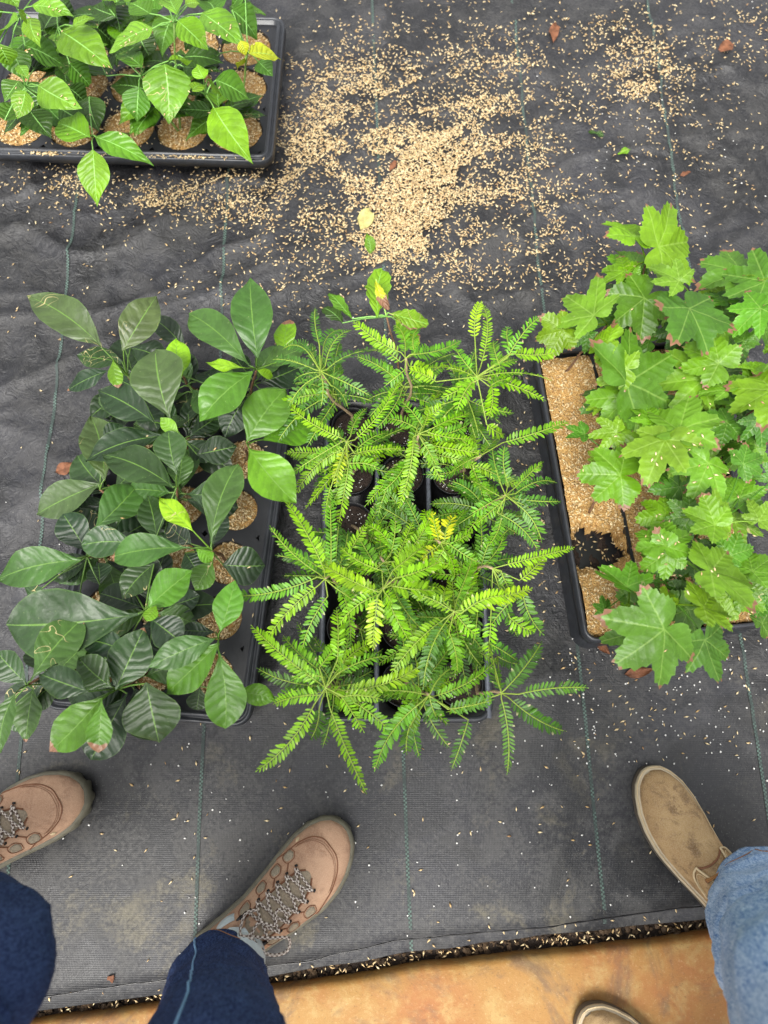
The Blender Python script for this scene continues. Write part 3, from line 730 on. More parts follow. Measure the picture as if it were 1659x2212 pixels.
def maple_leaf(parent, node, base, tip, color, mat, roll=0.0, cup=0.0, droop=.12, wide=1.0, brown=.0):
    mb = MB(); d = tip-base; L = d.length; e = d.normalized()
    s = e.cross(Vector((0, 0, 1))); s = s.normalized() if s.length > 1e-4 else Vector((1, 0, 0)); n = s.cross(e)
    if roll: q = Matrix.Rotation(roll, 3, e); s = q @ s; n = q @ n
    NA, rings = 84, 5; k1, k2, k3 = [random.uniform(.86, 1.12) for _ in range(3)]; ph = random.uniform(0, 6.28)
    k4, k5 = random.uniform(.8, 1.15), random.uniform(.8, 1.15); ex_ = random.uniform(.65, 1.5); da = random.uniform(-6, 6); ll_ = [random.uniform(-.22, .12) for _ in range(5)]
    c = mb.add(base, (.5, .5), (0, 0, 0, 1)); prev = None
    for r_ in range(1, rings+1):
        fr = r_/rings; cur = []
        for k in range(NA):
            a = -180+360*k/NA; aa = abs(a); r = interp(MAPLE, aa)**ex_
            li = min(range(5), key=lambda q: abs(a-(-100, -47, 0, 47, 100)[q]))
            r *= (1 if aa < 22 else (k1 if a > 0 else k2) if aa < 76 else (k4 if a > 0 else k5))
            if r_ == rings: r *= 1+.045*(1 if k % 2 else -1)*(1 if aa < 150 else 0)
            rr = r*fr*(1.0 if fr < 1 else 1)
            x, y = rr*math.cos(R(a+da*rr)), rr*math.sin(R(a+da*rr))*wide
            lobe = min(abs(aa-0), abs(aa-47), abs(aa-100))/25.0
            z = (ll_[li]*max(0, 1-min(abs(a-q) for q in (-100, -47, 0, 47, 100))/26)-droop)*rr*rr + cup*abs(y) + .09*rr*min(1, lobe) + .09*rr*math.sin(ph+R(a)*2.0) + .055*rr*rr*math.sin(R(a)*5+ph) + .02*math.sin(x*9+ph)*math.sin(y*9)
            br = 0
            if brown > 0 and fr > .75 and lobe < .45: br = smooth(1-brown*1.3, 1.02, rr/max(.3, {0: 1.0, 1: .92, 2: .70}[min((0, 1, 2), key=lambda q: abs(aa-(0, 47, 100)[q]))]))
            cur.append(mb.add(base+e*(x*L)+s*(-y*L)+n*(z*L), (.5+x/4, .5+y/4), (fr, br, 0, 1)))
        for k in range(NA):
            k2_ = (k+1) % NA
            if prev is None: mb.f.append((c, cur[k2_], cur[k]))
            else: mb.f.append((prev[k], prev[k2_], cur[k2_], cur[k]))
        prev = cur
    if node is not None and (node-base).length > .004:
        m_ = node.lerp(base, .5)+Vector((0, 0, .006))
        mb.tube([node, m_, base-n*.0008], [.0014, .0011, .0010], 5, cap=False)
    o = mb.build('leaf', mat, parent); o.color = color
    return o
def stem(parent, a, b, r0, r1, mat, wob=.008):
    mb = MB(); n = 7; pts = []
    for i in range(n+1):
        t = i/n; p = a.lerp(b, t**1.0); q = math.sin(t*math.pi)
        p = p+Vector((noise.noise(Vector((a.x*50, t*2.2, 1)))*wob*q*2, noise.noise(Vector((a.y*50, t*2.2, 5)))*wob*q*2, 0)); pts.append(p)
    mb.tube(pts, [r0+(r1-r0)*i/n for i in range(n+1)], 7); return mb.build('stem', mat, parent)
def nearest(cells, p):
    return min(cells, key=lambda c: (c.x-p.x)**2+(c.y-p.y)**2)
GC = {  # leaf colours
 'd': lin(44, 68, 30), 'D': lin(32, 52, 26), 'o': lin(68, 84, 44), 'm': lin(60, 92, 34), 'b': lin(84, 130, 20), 'y': lin(128, 172, 22),
 'g': lin(70, 112, 24), 'B': lin(104, 146, 16), 'Y': lin(176, 188, 30), 'l': lin(98, 138, 26), 'k': lin(46, 76, 14), 'L': lin(106, 146, 34)}
def jit(c, k=.10):
    f = 1+random.uniform(-k, k); return (c[0]*f*(1+random.uniform(-k, k)), c[1]*f, c[2]*f*(1+random.uniform(-k, k)), 1)

# ---- left tray: dark broad leaves.  crop, base x y, tip x y, width, colour, height step, [flags]
LEFT = '''
3 553 468 145 190 205 o 4
3 662 485 845 190 205 o 4
3 700 470 915 560 150 D 2 c
3 1000 480 810 300 120 D 2 e
3 985 620 955 420 140 y 4 c
3 920 860 840 480 295 o 5
3 1390 525 1350 90 218 m 5
3 1350 570 1020 285 190 m 4
3 1365 600 1075 870 225 g 5
3 1340 580 1110 545 60 B 5 c
3 1400 575 1640 470 150 m 3
3 1390 590 1475 625 60 B 5
3 1545 540 1567 318 120 B 3 t
3 1335 975 1545 690 245 g 4
3 1345 1010 1600 1310 235 b 5
3 1420 965 1720 900 200 b 3
3 665 545 415 510 140 d 2
3 590 590 365 700 105 D 3 e
3 610 530 640 685 75 l 4 t
3 830 870 530 700 190 D 4
3 965 935 865 845 75 l 5
3 920 880 1000 860 75 d 4
3 565 1185 490 840 205 o 2
3 880 945 460 1080 175 D 3
3 940 1225 550 1045 205 d 4
3 955 1155 910 915 170 d 5
3 1060 1045 1280 1000 155 D 3
4 1140 285 1285 -150 205 m 5
4 540 -40 195 125 195 o 2
4 500 210 740 -30 215 m 3
4 845 250 795 20 155 d 3
4 1040 210 865 30 115 y 6 c
4 1150 290 1230 110 115 D 3
4 475 335 340 120 175 D 2
4 440 370 -20 480 205 m 4
4 760 290 440 290 168 d 4
4 1030 305 600 355 178 m 6 e
4 1035 285 910 170 125 D 4
4 1050 300 1145 375 85 b 5 
4 1200 395 1432 400 205 D 3
4 835 390 658 585 155 d 3
4 800 625 1040 425 205 g 5
4 1150 380 1055 535 135 g 3
4 540 505 530 385 140 D 2
4 760 660 35 720 365 d 4
4 165 1025 445 690 235 m 5 e
4 845 615 790 700 75 B 6
4 1190 758 1270 480 172 g 5
4 805 680 980 815 185 D 4
4 1170 760 980 750 95 D 3
4 1160 795 800 950 155 m 4
4 1185 820 895 1095 205 g 4
4 1180 860 1215 1282 212 g 5
4 625 1072 780 735 235 d 4 e
4 602 1055 425 895 185 d 5 
4 740 900 445 800 150 D 4
4 790 1030 860 1358 305 d 4
4 480 1082 215 985 170 D 6 c
4 550 1115 270 1405 220 g 4 t
4 180 1060 140 1355 155 m 3 e
4 90 1080 0 1412 130 m 5
4 140 1035 -20 860 165 d 3
4 550 1120 530 1412 130 g 5 T
4 690 1085 490 1450 225 D 3
4 1080 1050 1060 1180 115 d 2
4 1280 1085 1490 1125 115 b 3 c
4 1000 20 855 0 125 d 2
4 640 -30 700 140 130 D 1
4 350 380 470 470 150 D 1
4 230 520 160 600 160 d 1
4 690 470 640 380 130 D 1
4 300 1040 350 880 130 D 1
4 700 800 640 700 120 D 1
3 1020 900 1000 700 150 D 1
3 1180 700 1100 600 150 D 2
3 560 1000 700 900 160 D 2
4 1000 330 1080 450 120 D 1
4 60 1150 90 1300 120 d 2
3 760 700 640 640 120 D 2
4 420 650 360 560 150 D 1
'''
LEFT_NODES = [  # crop, x, y, step, label
 (3, 690, 620, 3, 'broad leaf seedling at the far left corner with two olive leaves spread over the mat'),
 (3, 1385, 585, 4, 'broad leaf seedling with upright oval leaves at the far right corner of the left tray'),
 (3, 1335, 990, 4, 'broad leaf seedling with glossy brighter leaves touching the feathery plants'),
 (3, 945, 900, 3, 'broad leaf seedling with one big olive leaf standing over dark crinkled ones'),
 (3, 955, 1220, 4, 'broad leaf seedling with long olive leaf and small upright bluish leaf, mid tray'),
 (3, 985, 615, 3, 'broad leaf seedling with a folded lime green young leaf near the tray back'),
 (4, 1145, 320, 5, 'broad leaf seedling with lime folded shoot and a leaf scarred by pale trails'),
 (4, 785, 645, 4, 'broad leaf seedling with the largest leaf, reaching left over the mat'),
 (4, 1180, 790, 4, 'broad leaf seedling with three pointed leaves fanning over the front right tray corner'),
 (4, 640, 1065, 3, 'broad leaf seedling with torn dark leaves and brown scorched tip at the front'),
 (4, 150, 1045, 3, 'broad leaf seedling on a long leaning stem at the left picture edge'),
 (4, 470, 350, 3, 'broad leaf seedling with pale olive leaf reaching the left picture edge'),
 (4, 540, -10, 2, 'broad leaf seedling with rounded veined leaves on the left side of its tray'),
 (4, 1285, 1085, 2, 'small broad leaf seedling with one bright leaf under the feathery fronds')]
ZL = lambda h: .095+.030*h
def grow_broad(spec, nodes, cells, name, zf, shape_pick, matkey, stem_mat, stem_r, group, cat='seedling', tipdrop=(-.03, .012), leaf_kw=None, wk=1.05, fill=()):
    pl = []
    for (c, x, y, h, lab) in nodes:
        vx, vy = V(c, x, y); z = zf(h)-.012; p = P(vx, vy, z); cell = nearest(cells, p)
        q = Vector((cell.x, cell.y, TZ-.008))+Vector((random.uniform(-.008, .008), random.uniform(-.008, .008), 0))
        r = thing(name, q, lab, cat, group); stem(r, q, p, stem_r*1.25, stem_r*.8, stem_mat)
        pl.append((vx, vy, p, r))
    for line in spec.strip().splitlines():
        f = line.split(); c = int(f[0]); bx, by, tx, ty, w = map(float, f[1:6]); cc = f[6]; h = float(f[7]); fl = f[8] if len(f) > 8 else ''
        b, t = V(c, bx, by), V(c, tx, ty); k = CROPS[c][2]
        zb = zf(h)+random.uniform(-.006, .006); base = P(*b, zb); zt = zb+random.uniform(*tipdrop); tip = P(*t, zt)
        n = min(pl, key=lambda q: math.hypot(q[0]-b[0], q[1]-b[1])); wd = w*k*mpp(b[0], b[1], zb)
        kw = dict(arch=random.uniform(.06, .15), fold=random.uniform(.05, .22), roll=random.uniform(-.22, .22))
        if 'c' in fl: kw['curl'] = .55; kw['fold'] = .5; kw['ripple'] = .05
        if 't' in fl: kw['brown'] = .22
        if 'T' in fl: kw['brown'] = .38
        if 'e' in fl: kw['brown'] = .10
        if leaf_kw: kw.update(leaf_kw)
        leaf(n[3], n[2], base, tip, wd*wk, jit(GC[cc]), shape_pick(w, (b[0]-t[0], b[1]-t[1])), M[matkey], **kw)
    for i in fill:
        vx, vy, p, r = pl[i]; a0 = random.uniform(0, 6.28)
        for q in range(9 if matkey == 'leaf_dark' else 13):
            a = a0+q*1.6+random.uniform(-.3, .3); l = random.uniform(.065, .10); b = p.lerp(Vector(r.location), random.uniform(.25, .6))
            leaf(r, b, b+Vector((math.cos(a), math.sin(a), .1))*.012, b+Vector((math.cos(a)*l, math.sin(a)*l, random.uniform(-.02, .01))), l*random.uniform(.5, .62), jit(GC[random.choice('DdmD' if matkey == 'leaf_dark' else 'kkgb')]), shape_pick(0, 0), M[matkey], arch=.1, fold=.12, roll=random.uniform(-.3, .3))
    return pl
G_LEFT, G_TOP, G_MID, G_RIGHT = 'broad leaf seedlings in the left tray', 'pointed leaf seedlings in the far left tray', 'feathery seedlings in the middle tray', 'lobed leaf seedlings in the right tray'
left_pl = grow_broad(LEFT, LEFT_NODES, cells2, 'broad_leaf_seedling', ZL, lambda w, d: random.choice((OBOV, ELL, ELL)), 'leaf_dark', M['stem_brown'], .0022, G_LEFT, fill=(0, 1, 3, 4, 5, 7, 9, 10, 11, 12))

# ---- far left tray: pointed leaves
TOPL = '''
1 265 135 490 302 152 l 4
1 662 122 473 230 130 L 5
1 712 275 730 540 172 l 5
1 768 90 900 218 132 B 6
1 872 55 1055 200 145 l 5
1 1000 40 1112 172 135 g 4
1 1075 230 1212 255 92 Y 5
1 925 468 1092 705 135 B 5
1 930 345 1080 432 125 g 4
1 600 375 592 532 112 g 4
1 615 290 505 240 85 g 4
1 728 262 832 268 55 B 5 c
1 165 368 357 470 125 l 5
1 110 392 75 518 88 B 6
1 82 350 18 440 85 g 5
1 105 195 288 295 125 g 4
1 140 25 325 75 80 L 5
1 75 90 -10 185 115 L 5
1 132 75 178 208 70 l 5
1 80 45 118 105 42 L 6
1 45 205 105 350 105 g 3
1 80 280 122 348 44 l 5
1 300 275 400 382 105 g 3 t
1 752 65 700 245 95 g 4
1 765 55 735 -20 85 L 6
1 410 590 665 718 95 b 4
1 402 648 420 895 122 B 5
1 388 595 248 535 120 b 4
1 130 480 225 602 115 k 3
1 385 415 430 570 118 k 3
1 255 465 385 545 125 k 3
1 880 340 850 280 60 B 6 c
1 830 390 890 370 62 B 6 c
1 895 345 955 415 60 B 5 c
1 1040 175 1062 242 45 Y 5
1 1060 255 1025 300 45 Y 4
1 500 70 400 30 100 k 3
1 480 20 520 140 120 k 2
1 530 260 610 190 95 k 3
1 1115 265 1180 332 72 g 3
1 600 150 660 262 120 k 3
1 800 20 865 15 82 L 5
1 990 30 1148 65 92 g 3
1 420 120 500 200 110 k 2
1 315 112 412 78 42 L 5
1 -5 190 45 285 95 l 4
1 860 110 800 220 120 k 2
1 560 10 640 60 110 k 3
1 250 30 340 110 110 k 2
1 930 60 870 5 110 g 4
1 150 300 60 260 110 k 2
1 350 250 420 330 120 k 2
1 300 380 380 460 110 k 3
1 650 60 560 10 100 g 4
1 1010 110 960 190 90 k 2
1 430 -30 540 -20 130 g 4
1 200 -60 260 20 120 g 4
1 1060 -40 1000 40 110 g 4
1 900 -60 840 0 110 g 4
1 20 -40 80 30 110 l 5
1 660 230 560 200 110 k 2
1 950 230 890 300 90 k 2
1 20 520 70 440 110 g 3
1 460 330 400 250 110 k 2
1 -60 60 -10 120 120 g 4
1 240 200 200 300 120 k 2
1 860 -20 960 40 120 g 3
1 700 -40 640 30 110 g 3
'''
TOP_NODES = [
 (1, 752, 95, 5, 'pointed leaf seedling with reddish stalk and long pale leaf hanging over the mulch'),
 (1, 250, 120, 4, 'pointed leaf seedling with one large pale leaf lying across the tray'),
 (1, 112, 375, 4, 'pointed leaf seedling nearest the left picture edge in front'),
 (1, 1070, 228, 4, 'pointed leaf seedling with a yellow leaf poking past the tray rim'),
 (1, 890, 410, 4, 'pointed leaf seedling with small curled young leaves and a yellow edged leaf'),
 (1, 400, 590, 3, 'pointed leaf seedling drooping over the front rim onto the mat'),
 (1, 610, 330, 3, 'pointed leaf seedling with an oval leaf on a thin stalk in the tray middle'),
 (1, 455, 30, 3, 'dark pointed leaf seedling in shade at the back of the far tray'),
 (1, 90, 60, 4, 'pointed leaf seedling at the top left corner of the picture')]
ZT = lambda h: .10+.032*h
top_pl = grow_broad(TOPL, TOP_NODES, cells1, 'pointed_leaf_seedling', ZT, lambda w, d: ACUM, 'leaf_pepper', M['stem_green'], .0020, G_TOP, tipdrop=(-.05, .0), wk=1.22, fill=(0, 1, 2, 4, 6, 7, 8))

# ---- right tray: lobed leaves.  crop, junction x y, main tip x y, colour, height step, flags (b brown tips)
RIGHT = '''
7 808 232 735 75 B 5 b
7 965 300 1250 235 B 5
7 750 460 578 430 b 4 b
7 800 525 850 412 l 4
7 1095 515 900 380 L 6
7 1490 470 1200 375 o 4 b
7 1640 520 1315 440 d 5 b
7 1690 440 1520 410 l 5
7 552 735 335 570 L 5 b
7 875 625 655 800 o 4 b
7 1160 690 1345 958 d 6 b
7 1612 690 1400 865 m 6
7 360 830 172 880 B 4
7 520 850 365 950 o 3
7 650 900 485 955 B 5
7 765 1075 530 1010 B 5
7 762 1165 1055 975 g 5
7 1245 1145 870 1130 l 4
7 1345 1040 1105 893 m 5
7 1610 1090 1485 1000 y 4
7 1395 1215 1255 1120 l 5
7 1690 1210 1405 1350 b 6
7 765 1255 465 1265 B 4
7 610 1300 485 1320 y 2
7 935 1395 755 1310 B 5
7 1095 1468 1165 1225 l 6 b
7 695 1480 495 1480 B 4
7 1005 1525 860 1815 L 6 b
7 495 1490 355 1530 k 3 c
8 1280 110 1175 368 l 5
7 1500 1560 1290 1610 k 3
8 722 190 425 165 b 4 b
8 1010 440 795 475 b 3
8 1000 640 1005 448 l 5
8 1322 505 1092 398 B 6 c
8 1330 485 1328 248 B 6 n
8 1025 680 828 815 l 5 b
8 1295 800 1650 860 L 6 b
8 762 900 580 735 m 5 c
8 620 1050 590 940 k 3
8 1250 1030 1478 1075 l 6
8 905 1090 605 1105 k 3
8 840 1180 565 1255 k 3 b
8 1000 1168 690 1428 g 6 b
8 1258 1235 1318 1525 g 5 b
8 1440 470 1645 590 L 4
8 1480 330 1545 165 l 4
8 1400 300 1250 420 k 2
8 1660 960 1480 1000 k 3
8 1015 1000 1075 888 b 5 n
8 760 1060 775 980 B 5 n
8 1230 720 1055 835 k 3
7 1560 1180 1690 1010 m 4
7 1400 640 1300 520 k 3
7 1180 880 1000 930 k 2
7 900 900 720 860 k 2
7 1600 1400 1640 1600 g 4
8 1500 120 1650 60 g 5
8 1600 480 1690 330 l 5
8 1100 260 900 300 k 2
8 1420 700 1600 640 m 4
8 1500 900 1640 1080 m 3
7 1000 1250 860 1330 k 2
7 700 780 800 900 k 2
8 900 880 1060 930 k 2
8 1100 900 1000 780 k 2
7 1750 900 1600 960 m 4
7 1760 600 1700 800 m 4
8 1720 200 1560 220 g 4
7 1300 1350 1420 1480 k 2
7 1500 900 1620 830 k 3
8 1180 480 1060 560 k 2
7 580 1640 500 1600 y 2
8 650 120 560 20 y 2
8 870 120 1000 40 k 3
8 1560 800 1700 700 m 4
8 1620 1130 1690 1000 k 2
'''
RIGHT_NODES = [
 (7, 885, 390, 4, 'lobed leaf seedling farthest up, its top leaf out over the mat'),
 (7, 640, 790, 3, 'lobed leaf seedling with a broad pale leaf at the far corner of the right tray'),
 (7, 1180, 660, 4, 'lobed leaf seedling with a large dark bronze leaf at the back'),
 (7, 1660, 560, 4, 'lobed leaf seedling with dark bronzed leaves at the right edge, far back'),
 (7, 790, 1200, 3, 'lobed leaf seedling with bright yellow green leaves over the bare mulch strip'),
 (7, 1360, 1120, 4, 'lobed leaf seedling with wing shaped leaf in the tray middle'),
 (7, 1690, 1230, 5, 'lobed leaf seedling with smooth bright leaf at the right picture edge'),
 (7, 1060, 1490, 5, 'lobed leaf seedling with the biggest pale leaf sprinkled with straw'),
 (8, 760, 170, 3, 'lobed leaf seedling with one bright leaf above the empty cell'),
 (8, 1335, 500, 5, 'lobed leaf seedling with a folded pointed young leaf'),
 (8, 1260, 830, 4, 'lobed leaf seedling with wide pale grey green leaf near the front right'),
 (8, 775, 930, 3, 'lobed leaf seedling with a cupped leaf beside the empty cell'),
 (8, 1085, 1010, 5, 'lobed leaf seedling at the front with large dark leaf hanging over the mat')]
ZR = lambda h: .095+.030*h
cells4 = [T4((i+.5)*cl, (j+.5)*cw) for i in range(6) for j in range(3)]
right_pl = []
for (c, x, y, h, lab) in RIGHT_NODES:
    vx, vy = V(c, x, y); p = P(vx, vy, ZR(h)-.014); cell = nearest(cells4, p)
    q = Vector((cell.x+random.uniform(-.01, .01), cell.y+random.uniform(-.01, .01), TZ-.012))
    r = thing('lobed_leaf_seedling', q, lab, 'seedling', G_RIGHT); stem(r, q, p, .0024, .0015, M['stem_brown']); right_pl.append((vx, vy, p, r))
for line in RIGHT.strip().splitlines():
    f = line.split(); c = int(f[0]); bx, by, tx, ty = map(float, f[1:5]); h = float(f[6]); fl = f[7] if len(f) > 7 else ''
    b, t = V(c, bx, by), V(c, tx, ty); zb = ZR(h)+random.uniform(-.005, .005); base = P(*b, zb); tip = P(*t, zb+random.uniform(-.035, .012)); tip = base+(tip-base)*.93
    n = min(right_pl, key=lambda q: math.hypot(q[0]-b[0], q[1]-b[1]))
    maple_leaf(n[3], n[2], base, tip, jit(GC[{'k': 'g', 'd': 'g', 'm': 'b', 'b': 'B', 'o': 'g', 'L': 'l'}.get(f[5], f[5])], .16), M['leaf_maple'], roll=random.uniform(-.5, .5), cup=.35 if 'c' in fl else random.uniform(0, .08),
               droop=random.uniform(.05, .18), wide=.62 if 'n' in fl else random.uniform(.92, 1.06), brown=.09 if 'b' in fl else .03)

for (vx, vy, p, r) in right_pl:
    a0 = random.uniform(0, 6.28)
    for q in range(8):
        a = a0+q*1.6+random.uniform(-.3, .3); l = random.uniform(.035, .055); b = p.lerp(Vector(r.location), random.uniform(.15, .5)); w = random.uniform(.02, .045)
        if (b+Vector((math.cos(a), math.sin(a), 0))*(w+l)-hole).length < .075 or (Vector(r.location)-o4).dot(ey4) < .06: continue
        bb = b+Vector((math.cos(a)*w, math.sin(a)*w, .01))
        maple_leaf(r, b, bb, bb+Vector((math.cos(a)*l, math.sin(a)*l, random.uniform(-.015, .005))), jit(GC[random.choice('gmbl')]), M['leaf_maple'], roll=random.uniform(-.4, .4), droop=.12, brown=.04)
# ---- middle tray: pots with feathery leaves
FC = {'g': lin(92, 142, 22), 'b': lin(114, 162, 14), 'y': lin(130, 168, 12), 'Y': lin(158, 170, 18), 'd': lin(74, 120, 30), 'D': lin(66, 106, 36), 'k': lin(60, 100, 14)}
def frond(parent, node, base, tip, color, wid, sag=.0, pale=.04):
    mb = MB(); d = tip-base; L = d.length; e0 = d.normalized(); up = Vector((0, 0, 1)); s0 = e0.cross(up).normalized()
    side = random.uniform(-.09, .09)*L; N = max(6, int(L/.0050)); tilt = random.uniform(-.35, .35); dens = random.uniform(.9, 1.1)
    hook = random.uniform(-.10, .03)*L; tw_ = random.uniform(-.7, .7)
    def pos(t): return base+d*t+up*(sag*L*4*t*(1-t)+hook*t**4)+s0*(side*4*t*(1-t))
    pts = [pos(i/10) for i in range(11)]
    st = [node]+pts if (node-base).length > .004 else pts
    mb.tube(st, [.0009]*(len(st)-1)+[.0004], 4, cap=False, c=(0, 0, 1, 1))
    t0 = .06
    for i in range(N+1):
        t = t0+(1-t0)*i/N; p = pos(min(t, 1)); e = (pos(min(1, t+.04))-pos(max(0, t-.04))).normalized()
        s = e.cross(up); s = s.normalized(); q = Matrix.Rotation(tilt+tw_*t, 3, e); s = q @ s; n = s.cross(e)
        env = min(1.0, .55+2.6*t)*(1 if t < .7 else 1-.62*((t-.7)/.3)**1.3)
        for sg in ((-1, 1) if i < N else (0,)):
            if random.random() < .035: continue
            ll = wid*env*random.uniform(.9, 1.08); ang = R(64-26*t**2)+random.uniform(-.16, .16)
            dirv = (e*math.cos(ang)+s*(sg*math.sin(ang))) if sg else e
            dirv = (dirv+n*random.uniform(-.10, .38)).normalized(); lat = dirv.cross(n).normalized(); nn = lat.cross(dirv)
            lw = ll*.155; tint = random.random(); pl_ = 1.0 if random.random() < pale else 0.0
            cA = (tint, 0, 0, 1); cB = (tint, pl_, 0, 1)
            a = mb.add(p, (0, 0), cA)
            rows = []
            for (u, w) in ((.28, .85), (.6, 1.0), (.86, .62)):
                c_ = cB if u > .8 else cA; o_ = p+dirv*(ll*u)-nn*(.05*ll*u*u)
                rows.append((mb.add(o_-lat*(lw*w)+nn*lw*.25, (0, 0), c_), mb.add(o_, (0, 0), c_), mb.add(o_+lat*(lw*w)+nn*lw*.25, (0, 0), c_)))
            z = mb.add(p+dirv*ll-nn*(.05*ll), (0, 0), cB)
            mb.f += [(a, rows[0][1], rows[0][0]), (a, rows[0][2], rows[0][1])]
            for A, B in zip(rows, rows[1:]): mb.f += [(A[0], A[1], B[1], B[0]), (A[1], A[2], B[2], B[1])]
            mb.f += [(rows[2][0], rows[2][1], z), (rows[2][1], rows[2][2], z)]
    o = mb.build('frond', M['frond'], parent); o.color = color; return o
# node id: crop x y height pot(row, col) label ; fronds: crop base tip colour
MIDN = {
 'A': (6, 372, 338, .25, (3, 0), 'feathery seedling with long fronds spreading left, midway down the left row'),
 'B': (6, 645, 385, .27, (3, 1), 'feathery seedling with broad bright fronds and a bare twig in the tray centre'),
 'C': (6, 978, 492, .24, (4, 2), 'feathery seedling with yellow green fronds right of the tray centre'),
 'D': (6, 375, 850, .24, (5, 0), 'large feathery seedling at the near left corner, fronds hanging over the mat'),
 'E': (6, 860, 885, .23, (5, 1), 'feathery seedling in the middle of the near end of the tray'),
 'F': (6, 1200, 875, .22, (5, 2), 'feathery seedling with darker fronds at the near right corner'),
 'G': (6, 1160, 290, .22, (3, 2), 'feathery seedling with a pale arching shoot leaning towards the right tray'),
 'H': (5, 1258, 1205, .23, (2, 2), 'feathery seedling leaning out over the right side of its tray'),
 'I': (5, 305, 565, .30, (0, 0), 'blue green feathery seedling at the far left corner of the middle tray'),
 'J': (5, 745, 500, .30, (0, 1), 'feathery seedling at the far end beside the oak leaved shoot'),
 'K': (5, 440, 930, .25, (1, 0), 'feathery seedling with a yellowing frond in the left row'),
 'L': (5, 810, 890, .24, (1, 1), 'feathery seedling with a long frond drooping over an open pot'),
 'M': (5, 1110, 595, .31, (0, 2), 'tall feathery seedling at the far right corner with upright shoots'),
 'N': (5, 1130, 1000, .22, (1, 2), 'feathery seedling with one frond reaching across to the right tray'),
 'P': (6, 915, 170, .22, (2, 1), 'feathery seedling with small yellow fronds at its heart'),
 'Q': (6, 650, 260, .19, (2, 0), 'low feathery seedling with upright fronds behind the tray centre'),
 'R': (6, 1030, 600, .16, (4, 1), 'low feathery seedling half hidden under its neighbours near the front'),
 'S': (6, 520, 560, .12, (4, 0), 'feathery sprig low in a pot of bare brown soil, left row')}
